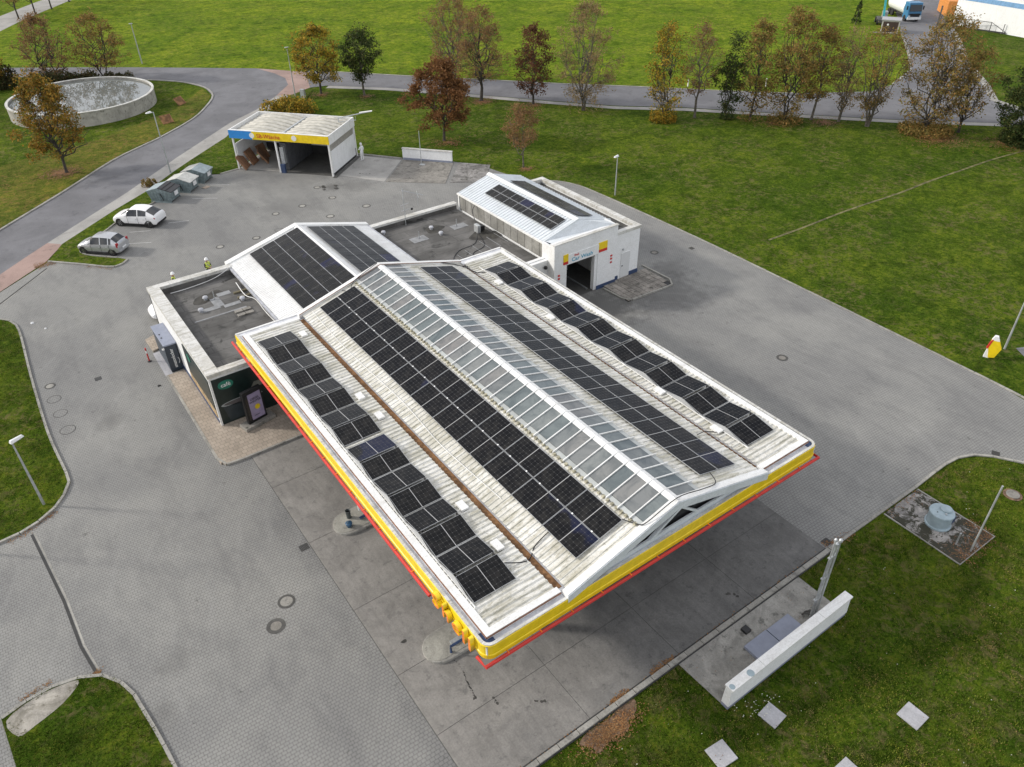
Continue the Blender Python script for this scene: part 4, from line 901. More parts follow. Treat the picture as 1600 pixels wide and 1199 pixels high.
wc(MB().add([(30.75, 38.45, 4.81), (36.45, 38.45, 4.81), (36.95, YW-.03, 4.6), (RXw, YW-.03, 5.44), (30.82, YW-.03, 4.6)], [(0, 1, 2, 3, 4)]).build('gable_slope', 'bluewhite'))
wc(MB().beam((30.72, YW, 4.56), (RXw, YW, 5.47), .12, .1).beam((RXw, YW, 5.47), (37.05, YW, 4.56), .12, .1).build('gable_trim', 'bluewhite'))
wc(MB().add([(RXw-.28, YW, zwl(RXw-.28)+.06), (RXw, YW, ZRw+.12), (RXw+.28, YW, zwr(RXw+.28)+.06), (RXw-.28, 51.3, zwl(RXw-.28)+.06), (RXw, 51.3, ZRw+.12), (RXw+.28, 51.3, zwr(RXw+.28)+.06)], [(0, 1, 4, 3), (1, 2, 5, 4)]).build('ridge_cap', 'white'))
wbx('eave_gutter', 'white', ELw-.13, ELw-.005, YW, 51.2, ZEw-.1, ZEw+.03)
aw = math.atan(bw); pw = panel_mesh(.69/math.cos(aw), 1.2, 'cells_fine', half='y'); aw2 = math.atan(bw2); pw2 = panel_mesh(.74, 1.215, 'cells_fine', half='y', dark_ends=True); pw2.materials[0] = MAT['panelblack']
for r_ in range(7):
    yc = 48.95-1.22*(r_+.5)
    for xc in (32.25, 32.97): wc(link('solar_panel', pw, None, (xc, yc, zwl(xc)+.12), (0, -aw, 0)))
    for xc in (34.78, 35.5): wc(link('solar_panel', pw2, None, (xc, yc-.05, zwr(xc)+.16), (0, aw2, 0)))
# annex
wbx('annex_wall', 'whitewall', 36.57, 39.0, 38.4, 38.65, 0, 3.85); wbx('annex_wall', 'whitewall', 38.75, 39.0, 38.65, 50.4, 0, 3.85); wbx('annex_wall', 'whitewall', 36.57, 39.0, 50.4, 50.65, 0, 3.85)
wbx('annex_deck', 'bitumen', 36.57, 38.75, 38.65, 50.4, 3.55, 3.66)
for a in ((36.6, 39.05, 38.35, 38.75), (38.62, 39.05, 38.75, 50.3), (36.6, 39.05, 50.3, 50.7)): wbx('annex_coping', 'coping', *a, 3.85, 4.08)
wbx('annex_door', plain('white_door', (.66, .67, .67), .4, var=.02), 37.2, 38.1, 38.36, 38.398, .15, 2.2); wbx('door_handle', 'dark', 37.28, 37.38, 38.31, 38.358, 1.12, 1.18); wbx('door_lamp', 'steel', 37.25, 37.37, 38.3, 38.358, 2.45, 2.6)
for a in ((34.68, 36.57, 38.2, 38.248), (30.58, 31.77, 38.2, 38.248)): wbx('plinth', 'navy', *a, 0, .32)
wbx('plinth', 'navy', 38.15, 39.02, 38.34, 38.397, 0, .42); wbx('plinth', 'navy', 36.6, 36.95, 38.34, 38.397, 0, .42)
wbx('sign_board', 'whitewall', 31.75, 34.75, 38.2, 38.248, 3.02, 3.78)
for x0 in (31.42, 34.72):
    w_ = .42 if x0 < 32 else .82
    wbx('yellow_square', 'yellow', x0, x0+w_, 38.19, 38.247, 3.32, 3.86); wbx('red_bar', 'red', x0, x0+w_, 38.19, 38.247, 3.1, 3.32)
wc(text('sign_text', 'Shell', .24, 'red', None, (32.6, 38.19, 3.6), (math.pi/2, 0, 0), .004, True)); wc(text('sign_text', 'Car Wash', .42, 'cyan', None, (33.15, 38.19, 3.3), (math.pi/2, 0, 0), .004, True, sx=1.15))
for x, z in ((35.95, 2.4), (35.95, 2.15), (35.95, 1.85), (30.95, 2.3), (30.95, 2.05)): wc(MB().box(x, x+.16, 38.2, 38.248, z, z+.13).build('notice', 'red'))
wc(MB().lathe([(.12, 0), (.14, .1), (.1, .2)], n=14).build('wall_lamp', 'black', loc=(30.3, 38.85, 2.9)))
# wash gantry seen in the bay
o = empty('wash_gantry', (33.4, 42.5, .02), label='dark wash gantry with brushes inside the open wash bay', cat='wash gantry')
box('post', 'steel', o, -1.6, -1.3, -.5, .5, 0, 2.8); box('post', 'steel', o, 1.3, 1.6, -.5, .5, 0, 2.8); box('beam', 'blue', o, -1.6, 1.6, -.5, .5, 2.8, 3.1)
for s in (-1, 1): MB().lathe([(.05, 0), (.4, .1), (.42, 1.2), (.4, 2.2), (.05, 2.3)], (s*.85, 0, .2), 18).build('brush', plain('dark_brush%d' % s, (.04, .03, .05), .9), o)
for x in (32.1, 34.2): box('guide_rail', 'steel', o, x-33.4-.04, x-33.4+.04, -3.8, 3, 0, .08)

# ================================================================== SELF-SERVICE WASH BAYS
va = Vector((28.7-21.8, 72.1-80.1)); SBL = va.length; sba = math.atan2(va.y, va.x)
sb = empty('self_service_wash', (21.8, 80.1, 0), sba, label='small self-service wash shelter with vaulted roof, blue and yellow fascia and two bays', cat='wash shelter')
W, D = SBL, 6.1
def sbb(n, m, *a): return box(n, m, sb, *a)
sbb('fascia', 'blue', -.25, 2.35, -.12, -.02, 3.3, 4.1); sbb('fascia', 'yellow', 2.35, W+.15, -.12, -.02, 3.3, 4.1)
sbb('side_fascia', 'white', W+.03, W+.15, -.02, D+.15, 3.2, 4.12); sbb('side_fascia', 'white', -.25, -.13, -.02, D+.15, 3.3, 4.12); sbb('back_fascia', 'white', -.13, W+.03, D+.03, D+.15, 3.3, 4.12)
sbb('fascia_top', 'white', -.25, W+.15, -.12, .12, 4.1, 4.14)
for x0, x1 in ((-.1, W/2-.1), (W/2+.1, W)):
    mb = MB(); n = 18
    for k, (ya, yb) in enumerate([(0, D)]):
        m = 28; g = []
        for j in range(m+1):
            y = .12+(D-.1)*j/m
            for i in range(n+1):
                t = i/n; x = x0+(x1-x0)*t; z = 3.72+.40*math.sin(math.pi*t)+(.07 if j % 4 > 1 else 0); g.append((x, y, z))
        mb.add(g, [(j*(n+1)+i, j*(n+1)+i+1, (j+1)*(n+1)+i+1, (j+1)*(n+1)+i) for j in range(m) for i in range(n)])
    for q_ in range(len(mb.f)): mb.m[q_] = 1 if (q_//n) % 4 in (0, 3) else 0
    mb.build('vault_sheet', [bpy.data.materials.get('vault_sheet') or plain('vault_sheet', (.50, .48, .42), .6, var=.15, scale=1.5), bpy.data.materials.get('vault_rib_shade') or plain('vault_rib_shade', (.36, .34, .28), .8, var=.3, scale=2)], sb)  # alternate strips darker: shading of the ribs painted into the sheet colour
sbb('valley_gutter', 'steel', W/2-.1, W/2+.1, .1, D, 3.72, 3.85); sbb('ceiling', 'dark', -.1, W, .1, D, 3.6, 3.68)
for x in (0, W/2-.55, W): 
    for y in (0, D): sbb('post', 'white', x-.08, x+.08, y-.02, y+.14, 0, 3.4)
sbb('side_wall', 'whitewall', W-.05, W+.05, .3, D-.25, .25, 2.5); sbb('side_wall_base', 'dark', W-.06, W+.06, .2, D-.2, 0, .25); sbb('side_window', plain('grey_glazing', (.33, .31, .29), .3), W-.03, W+.03, .3, D-.2, 2.52, 3.15)
sbb('side_wall', 'whitewall', -.05, .05, .3, D, .25, 2.6); sbb('back_wall', 'whitewall', 0, W, D-.1, D, .9, 2.9); sbb('back_wall_base', 'dark', 0, W, D-.12, D, 0, .9)
mb = MB()
for i in range(9): mb.box(W/2-.45, W/2+.2, .6+i*.6, .6+i*.6+.55, .1, 2.9)
mb.build('partition', plain('dark_partition', (.10, .105, .115), .5), sb)
sbb('pay_unit', 'steel', W/2-.3, W/2+.1, .15, .55, .9, 2.6); sbb('notice_board', 'yellow', W/2+.12, W/2+.14, .7, 1.3, 1.5, 1.9); sbb('notice_board', 'white', W/2+.12, W/2+.14, .7, 1.3, 1.9, 2.6); sbb('bin', 'navy', W/2-.35, W/2+.1, -.15, .12, 0, .9)
text('sign_text', 'SB-Wäsche', .56, 'red', sb, (4.15, -.13, 3.66), (math.pi/2, 0, 0), .004, True)
for x in (2.35, 7.0): MB().lathe([(.27, 0), (.27, .02)], n=20).build('white_roundel', 'white', sb, rot=(math.pi/2, 0, 0), loc=(x, -.125, 3.7))
sbb('bay_floor', 'iron', 4.9, W, .1, D-.2, .014, .03); sbb('bay_floor', 'sidewalk', .1, 4.6, .1, D-.2, .014, .03)
sbb('side_channel', 'iron', W+.15, W+.5, -.3, D, .0, .05)
fm = empty('floodlight_mast', (31.75, 75.9, 0), label='grey mast with long cranked arms rising beside the wash shelter', cat='mast')
MB().tube([(0, 0, 0), (0, 0, 4.4)], .07, 8).build('pole', 'steel', fm); MB().tube([(-.1, .1, 4.35), (2.6, -1.6, 4.9)], .05, 8).tube([(0, 0, 4.0), (1.5, -1.0, 4.15), (1.5, -.9, 4.5)], .035, 6).build('arm', 'steel', fm); MB().beam((1.9, -1.15, 4.85), (3.0, -1.9, 5.0), .25, .08).build('lamp_head', 'white', fm)
# cardboard leaning in the left bay
for i, (u, w_, v, rz, lean) in enumerate(((.75, 1.5, .5, .25, .55), (.9, 1.4, 1.9, .1, .5), (1.9, 1.6, 2.7, .5, .6), (1.3, 1.2, 3.4, -.2, .45))):
    c_ = va.normalized(); nrm = Vector((-c_.y, c_.x)); p = Vector((21.8, 80.1))+c_*u+nrm*v
    o = MB().box(-w_/2, w_/2, -.07, .07, 0, 1.6).build('cardboard_stack', 'cardboard', rot=(-lean, 0, sba+math.pi/2+rz), loc=(p.x, p.y, .04))
    tag(o, ['brown cardboard stack leaning nearest the left post of the wash bay', 'brown cardboard stack just behind the front stack in the wash bay', 'large brown cardboard stack tipped towards the bay centre', 'rearmost brown cardboard stack by the bay side wall'][i], 'cardboard', 'cardboard stacks leaning in the left wash bay')
# low white wall behind the bays
a0 = Vector((36.85, 72.15)); a1 = Vector((40.4, 67.95)); aa = math.atan2((a1-a0).y, (a1-a0).x); L_ = (a1-a0).length
o = empty('low_white_wall', (a0.x, a0.y, 0), aa, label='low white wall with grey coping and blue base behind the paved pads', cat='wall')
box('panel', 'whitewall', o, 0, L_, -.1, .1, .22, 1.15); box('base', 'greyblue', o, 0, L_, -.12, .12, 0, .22); box('coping', 'coping', o, -.04, L_+.04, -.15, .15, 1.15, 1.24)

# ================================================================== FRONT WALL, TANK, LOCKER, TOTEM, SIGN
o = empty('low_white_wall', (16.55, 9.1, 0), label='long low white wall with chipped flat top standing on the front concrete pad', cat='wall')
w = MB().hexa([(0, -.02, .22), (7.7, -.02, .22), (7.7, .34, .22), (0, .34, .22), (0, .02, 1.25), (7.7, .02, 1.25), (7.7, .3, 1.25), (0, .3, 1.25)]).build('panel', 'whitewall', o)
box('base', 'greyblue', o, .02, 7.68, 0, .33, 0, .22)
for i in range(4): box('coping', 'white', o, i*1.925+.005, (i+1)*1.925-.005, -.05, .36, 1.25, 1.33+.006*(i % 2))
MB().lathe([(.16, 0), (.15, .012)], n=14).build('chipped_patch', 'tank', o, loc=(1.2, .1, 1.332)); MB().lathe([(.12, 0), (.11, .012)], n=14).build('chipped_patch', 'tank', o, loc=(.15, .12, 1.332))
for (x0, x1, y0, y1, lab) in ((19.3, 20.68, 9.72, 10.62, 'blue-grey lid slab behind the long white wall, left of the pair'), (20.72, 22.15, 9.72, 10.6, 'blue-grey lid slab behind the long white wall, nearest the vent pipes')):
    o = MB().box(-(x1-x0)/2, (x1-x0)/2, -(y1-y0)/2, (y1-y0)/2, 0, .16).build('hatch_cover', 'greyblue', loc=((x0+x1)/2, (y0+y1)/2, .012), bevel=.015); tag(o, lab, 'hatch', 'hatch covers behind the front wall')
o = MB().box(-.16, .16, -.16, .16, 0, .14).build('drain_block', 'black', loc=(20.05, 11.15, .01)); tag(o, 'small black box on the concrete pad near the apron kerb', 'box')
for (x, y, s, rz, lab) in ((17.82, 7.9, .8, .1, 'pale square slab in the grass closest to the left end of the white wall'), (22.28, 4.63, .86, .02, 'pale square slab in the grass furthest right at the bottom'), (15.0, 8.0, .88, -.1, 'pale square slab in the grass at the bottom, furthest left'), (18.3, 4.75, .85, 0, 'pale square slab at the very bottom edge, only its corner in view')):
    o = MB().box(-s/2, s/2, -s/2, s/2, -.03, .035).build('stone_slab', 'slab', loc=(x, y, 0), rot=(0, 0, rz), bevel=.01); tag(o, lab, 'slab', 'pale slabs lying in the grass')
# vent pipes
o = empty('vent_pipes', (23.0, 9.95, 0), label='bundle of three galvanised tank vent pipes behind the white wall', cat='vent pipes')
for (dx, dy_, r, h) in ((-.12, 0, .035, 4.95), (.06, 0, .055, 4.6), (.22, -.05, .045, 4.75)):
    MB().tube([(dx, dy_, 0), (dx, dy_, h)], r, 10).build('pipe', 'steel', o); MB().lathe([(r*1.3, 0), (r*1.9, .05), (r*1.9, .15), (r*.8, .2)], (dx, dy_, h-.05), 12).build('vent_cap', 'steel', o)
    MB().tube([(dx, dy_, .25), (dx-.1, dy_+.25, .12), (dx-.15, dy_+.3, .02)], .04, 8).build('valve', 'iron', o)
for z in (1.2, 2.6, 3.9): box('cross_clamp', 'steel', o, -.2, .3, -.06, .06, z, z+.05)
# tank
o = empty('tank_dome', (32.75, 9.75, .02), label='pale blue cylindrical tank head with round lid on the mossy concrete pad', cat='tank')
MB().lathe([(.62, 0), (.62, .08), (.56, .1), (.56, .72), (.6, .76), (.58, .82), (.3, .88), (.02, .9)], n=36).build('drum', 'tank', o, smooth=False)
MB().lathe([(.28, 0), (.28, .1), (.24, .13)], (.18, -.06, .86), 24).build('lid', 'tank', o); MB().lathe([(.05, 0), (.05, .08)], (-.15, -.25, .86), 10).build('cap', 'steel', o); MB().lathe([(.03, 0), (.03, .05)], (-.3, .1, .84), 10).build('cap', 'dark', o)
MB().box(.35, .6, -.5, -.2, .15, .5).build('valve_box', 'navy', o)
o = MB().tube([(0, 0, 0), (0, 0, 4.3)], .045, 8).build('vent_post', 'steel', loc=(32.3, 7.8, .02)); tag(o, 'tall thin grey pole at the end of the mossy tank pad', 'pole')
o = MB().tube([(0, 0, 0), (0, 0, .75)], .04, 8).build('short_post', 'steel', loc=(32.15, 8.45, .02)); tag(o, 'short grey post between tank and tall pole', 'post')
o = empty('well_cover', (37.8, 8.55, 0), label='round pale manhole cover in the grass with a ring of bare soil', cat='manhole')
MB().lathe([(.46, -.02), (.46, .0), (.4, .012)], n=26).build('soil_ring', bpy.data.materials['leaf_soil'], o); MB().lathe([(.33, .0), (.33, .05), (.3, .06)], n=24).build('cover', 'oldconc', o)
# locker
o = empty('parcel_locker', (5.4, 46.5, 0), label='dark parcel locker with grey-blue roof standing against the white side wall', cat='locker')
box('body', plain('locker_dark', (.035, .045, .06), .4), o, 0, .74, 0, 2.9, .06, 2.0, .01); box('roof', 'greyblue', o, -.04, .78, -.05, 2.95, 2.0, 2.1, .01); box('base', 'dark', o, .03, .7, .03, 2.85, 0, .06)
for i in range(5):
    for j in range(5): box('locker_door', plain('locker_door', (.05, .065, .085), .4) if i+j == 0 else bpy.data.materials['locker_door'], o, -.012, -.001, .06+i*.56, .06+(i+1)*.56-.02, .12+j*.36, .12+(j+1)*.36-.02)
text('brand_text', 'amazonlocker', .30, 'white', o, (.36, -.006, 1.0), (math.pi/2, -math.pi/2, 0), .003, True, sx=.84)
MB().tube([(-.0, 0, 0), (.12, 0, -.06), (.28, 0, -.07), (.42, 0, -.02)], .014, 6).build('smile_mark', 'white', o, loc=(.6, -.008, .55), rot=(0, -math.pi/2, 0))
for y in (1.0, 1.5): MB().lathe([(.05, 0), (.05, .03)], n=10).build('roof_bolt', 'dark', o, loc=(.15, y, 2.1))
box('camera_arm', 'white', o, -.14, 0, .02, .1, 1.75, 1.85)
# striped post
o = empty('striped_post', (4.55, 48.75, 0), label='red and white flexible post standing beside the pale ramp', cat='post')
for i in range(5): MB().lathe([(.045, .06+i*.2), (.045, .06+(i+1)*.2)], n=12).build('band', 'red' if i % 2 == 0 or i < 2 else 'white', o)
MB().lathe([(.14, 0), (.12, .05), (.05, .07)], n=12).build('foot', 'black', o)
# totem
o = empty('advertising_totem', (8.05, 37.95, .12), .22, label='black advertising screen on a concrete foot before the green shop front', cat='display')
box('foot', 'oldconc', o, -1.0, 1.0, -.4, .4, 0, .22, .02); box('housing', 'black', o, -.62, .62, -.12, .12, .22, 2.45, .03); box('screen', 'lav', o, -.34, .5, -.135, -.121, .42, 2.2); box('screen_shade', 'screen', o, -.52, -.34, -.135, -.121, .42, 2.2)
text('screen_text', 'DIESEL\nWINTER', .2, 'black', o, (.08, -.142, 1.72), (math.pi/2, 0, 0), .002, True); MB().lathe([(.17, 0), (.17, .01)], n=20).build('screen_logo', 'yellow', o, rot=(math.pi/2, 0, 0), loc=(.14, -.14, 1.2)); box('screen_line', 'black', o, -.15, .2, -.142, -.137, .65, .68)
# entry sign on the right
o = empty('entry_sign', (49.2, 16.1, 0), -1.15, label='leaning yellow, white and red entry sign on white foot in the right grass verge', cat='sign')
def lean(y0, y1, x0, x1, z0, z1, n, m): MB().hexa([(x0, y0, z0), (x1, y0, z0), (x1, y1, z0), (x0, y1, z0), (x0+.18, y0+.05, z1), (x1+.1, y0+.05, z1), (x1+.1, y1, z1), (x0+.18, y1, z1)]).build(n, m, o)
MB().hexa([(-.12, -.1, 0), (.2, -.1, 0), (.2, .12, 0), (-.12, .12, 0), (-.05, -.1, .75), (.2, -.1, .75), (.2, .12, .75), (-.05, .12, .75)]).build('foot', 'whitewall', o)
MB().hexa([(.15, -.15, .05), (.5, -.15, .15), (.5, .1, .15), (.15, .1, .05), (-.05, -.15, .9), (.7, -.15, .85), (.7, .1, .85), (-.05, .1, .9)]).build('yellow_panel', 'yellow', o)
MB().hexa([(-.05, -.15, .9), (.7, -.15, .85), (.7, .1, .85), (-.05, .1, .9), (.0, -.15, 1.35), (.45, -.15, 1.35), (.45, .1, 1.35), (.0, .1, 1.35)]).build('yellow_panel', 'yellow', o)
MB().hexa([(0, -.15, 1.35), (.45, -.15, 1.35), (.45, .1, 1.35), (0, .1, 1.35), (.1, -.15, 1.65), (.3, -.15, 1.65), (.3, .1, 1.65), (.1, .1, 1.65)]).build('white_cap', 'whitewall', o)
MB().hexa([(-.13, -.16, .7), (-.04, -.16, .7), (-.04, .1, .7), (-.13, .1, .7), (.02, -.16, 1.4), (.1, -.16, 1.4), (.1, .1, 1.4), (.02, .1, 1.4)]).build('red_edge', 'red', o)

# ================================================================== STREET LAMPS
def lamp(name, x, y, h, head, label, arm=.0, r=.05, rz=0, big=False, z=0):
    o = empty(name, (x, y, z), rz, label=label, cat='street lamp', group='lamp posts round the station')
    MB().tube([(0, 0, 0), (0, 0, .9), (0, 0, h)], [r*1.35, r*1.25, r*.75], 10).build('pole', 'steel', o)
    if head == 'cobra':
        MB().tube([(0, 0, h-.05), (-arm, 0, h+.08)], r*.6, 8).build('arm', 'steel', o) if arm else None
        L = .62 if big else .5
        mb = MB(); mb.hexa([(-arm-L, -.10, h), (-arm+.1, -.12, h-.02), (-arm+.1, .12, h-.02), (-arm-L, .10, h), (-arm-L+.06, -.05, h+.12), (-arm+.05, -.07, h+.16), (-arm+.05, .07, h+.16), (-arm-L+.06, .05, h+.12)])
        mb.build('lamp_head', 'whitewall', o, bevel=.03)
    elif head == 'box': MB().box(-.28, .22, -.1, .1, h, h+.1).build('lamp_head', 'steel', o, bevel=.02)
    return o
lamp('street_lamp', -3.6, 38.1, 4.25, 'cobra', 'lamp post with white head on the left grass island by the kerb', .0, .055, R_(205), True, .08)
lamp('street_lamp', 48.1, 51.1, 3.75, 'cobra', 'lamp post behind the car wash hall in the grass', .0, .05, R_(10))
lamp('street_lamp', 15.7, 83.5, 6.2, 'cobra', 'tall lamp post by the waste containers beside the curving road', .3, .06, R_(15), False, .0)
lamp('street_lamp', 36.9, 101.4, 6.1, 'box', 'lamp post at the road junction behind the wash bays', 0, .06)
lamp('street_lamp', 25.4, 133.0, 5.6, 'box', 'lamp post across the road behind the round pond', 0, .07)
lamp('street_lamp', 51.1, 15.8, 3.9, 'none', 'bare lamp post beside the yellow entry sign at the right edge', 0, .055)
lamp('street_lamp', 37.6, 69.6, 3.5, 'none', 'thin grey post on the paved pad before the low white wall', 0, .035)
lamp('street_lamp', -7.5, 37.0, 6.2, 'cobra', 'lamp post just outside the left edge of the picture, only its shadow in view', .0, .055, R_(205), True, .0)
o = MB().box(-.28, .28, -.22, .22, 0, .03).build('post_plate', 'steel', loc=(37.6, 69.4, .03), rot=(0, 0, -.85)); tag(o, 'grey steel plate at the foot of the thin post', 'plate')
o = MB().box(-.3, .3, -.2, .2, 0, 1.1).build('utility_cabinet', 'steel', loc=(37.6, 100.4, 0), rot=(0, 0, -.9), bevel=.02); tag(o, 'small grey cabinet beside the junction lamp post', 'cabinet')
for i, (x, y, lab) in enumerate(((80.5, 72.9, 'small white marker post in the far field edge, left one'), (88.6, 66.6, 'small white marker post in the far field edge, right one'))):
    o = MB().box(-.06, .06, -.06, .06, 0, 1.0).build('marker_post', 'whitewall', loc=(x, y, 0)); tag(o, lab, 'post', 'marker posts along the far road')

# ================================================================== MANHOLES, DRAINS
def manhole(x, y, r, style, label):
    o = empty('manhole_cover', (x, y, 0), label=label, cat='manhole', group='manhole covers in the yard')
    if style == 'ring': MB().lathe([(r, .003), (r, .012), (r*.72, .012), (r*.72, .003)], n=28, cap=False).build('ring', 'iron', o); MB().lathe([(r*.70, .004), (r*.70, .010)], n=24).build('lid', 'kerb', o)
    elif style == 'dark': MB().lathe([(r, .003), (r, .012), (r*.6, .012), (r*.6, .003)], n=28, cap=False).build('ring', 'iron', o); MB().lathe([(r*.58, .004), (r*.58, .009)], n=24).build('lid', 'oldconc', o); 
    else: MB().lathe([(r, .003), (r, .008), (r*.9, .008), (r*.9, .003)], n=28, cap=False).build('ring', 'iron', o); MB().lathe([(r*.89, .003), (r*.89, .007)], n=24).build('lid', 'paving', o)
    return o
for a in ((4.35, 24.6, .40, 'ring', 'manhole with pale lid, upper of the two on the open yard left of the canopy'), (3.45, 23.6, .42, 'dark', 'manhole with dark ribbed ring, lower of the two left of the canopy'),
          (-1.4, 49.7, .33, 'ring', 'manhole furthest up beside the left grass island'), (-1.45, 48.0, .42, 'paved', 'paved-in cover second down beside the left grass island'), (-1.4, 46.2, .42, 'paved', 'paved-in cover third down beside the left grass island'), (-1.35, 44.2, .45, 'paved', 'paved-in cover lowest beside the left grass island'),
          (38.5, 23.9, .38, 'dark', 'single manhole on the open yard right of the canopy'), (42.6, 40.1, .36, 'dark', 'manhole in the lane beside the wash hall annex'),
          (14.1, 63.1, .36, 'ring', 'manhole leftmost of the group behind the shop roof'), (17.2, 62.9, .36, 'ring', 'manhole just behind the left slope of the shop gable'), (20.5, 66.8, .36, 'ring', 'manhole further back toward the parking, left of three'), (23.2, 67.0, .38, 'ring', 'manhole middle of the rear three'), (26.3, 67.1, .38, 'ring', 'manhole rearmost right near the wash bays'), (24.3, 63.2, .40, 'ring', 'pale manhole behind the shop ridge'), (28.0, 63.3, .42, 'ring', 'large pale manhole nearest the roof antenna'), (19.4, 63.2, .40, 'paved', 'faint paved-in cover behind the shop ridge'), (26.2, 70.4, .36, 'ring', 'manhole directly before the wash bay partition')):
    manhole(*a)
def grate(x, y, w, d, rz, label):
    o = empty('drain_grate', (x, y, 0), rz, label=label, cat='drain grate', group='drain grates in the yard'); box('pit', 'black', o, -w/2, w/2, -d/2, d/2, .002, .006)
    for i in range(7): box('bar', 'iron', o, -w/2+w*i/7+.01, -w/2+w*(i+.55)/7, -d/2, d/2, .006, .016)
grate(6.32, 27.2, .45, .42, 0, 'square drain grate at the concrete apron edge'); grate(27.25, 12.25, .45, .4, 0, 'drain grate at the front right apron corner'); grate(40.3, 10.75, .4, .4, .4, 'drain grate by the right exit kerb'); grate(1.3, 48.7, .42, .42, 0, 'small drain grate in the left part of the yard'); grate(45.6, 38.8, .4, .4, 0, 'small drain grate near the right kerb behind the car wash')
for pts, wd in (([(8.9, 17.9), (9.0, 17.0), (8.85, 16.3), (8.75, 15.7), (8.72, 15.45)], .05), ([(8.72, 15.55), (8.66, 15.4)], .12), ([(9.35, 15.0), (9.3, 14.75)], .09), ([(31.2, 71.1), (32.0, 70.5)], .14), ([(26.9, 70.3), (26.6, 69.5)], .3), ([(27.9, 69.6), (27.6, 69.0)], .35), ([(20.9, 13.0), (21.2, 12.6)], .12), ([(10.6, 13.9), (10.9, 13.7)], .14), ([(7.6, 19.5), (7.75, 19.45)], .13)):
    om = bpy.data.materials.get('oil_stain') or plain('oil_stain', (.05, .047, .042), .7, var=.3)
    pp = smooth_poly(pts, 7) if len(pts) > 2 else [(pts[0][0]+(pts[1][0]-pts[0][0])*t/3, pts[0][1]+(pts[1][1]-pts[0][1])*t/3) for t in range(4)]
    mb = MB()
    for q, (px, py) in enumerate(pp):
        px += rnd.gauss(0, wd*.3); py += rnd.gauss(0, wd*.3); rr = wd*rnd.uniform(.25, .8); sq = rnd.uniform(.8, 2.2) if len(pts) > 2 else 1.1
        mb.add([(px+rr*rnd.uniform(.6, 1.2)*math.cos(t), py+rr*sq*rnd.uniform(.6, 1.2)*math.sin(t), .0222+.0002*q) for t in [6.283*i/9 for i in range(9)]], [tuple(range(9))])
    mb.build('oil_stain', om)['kind'] = 'structure'

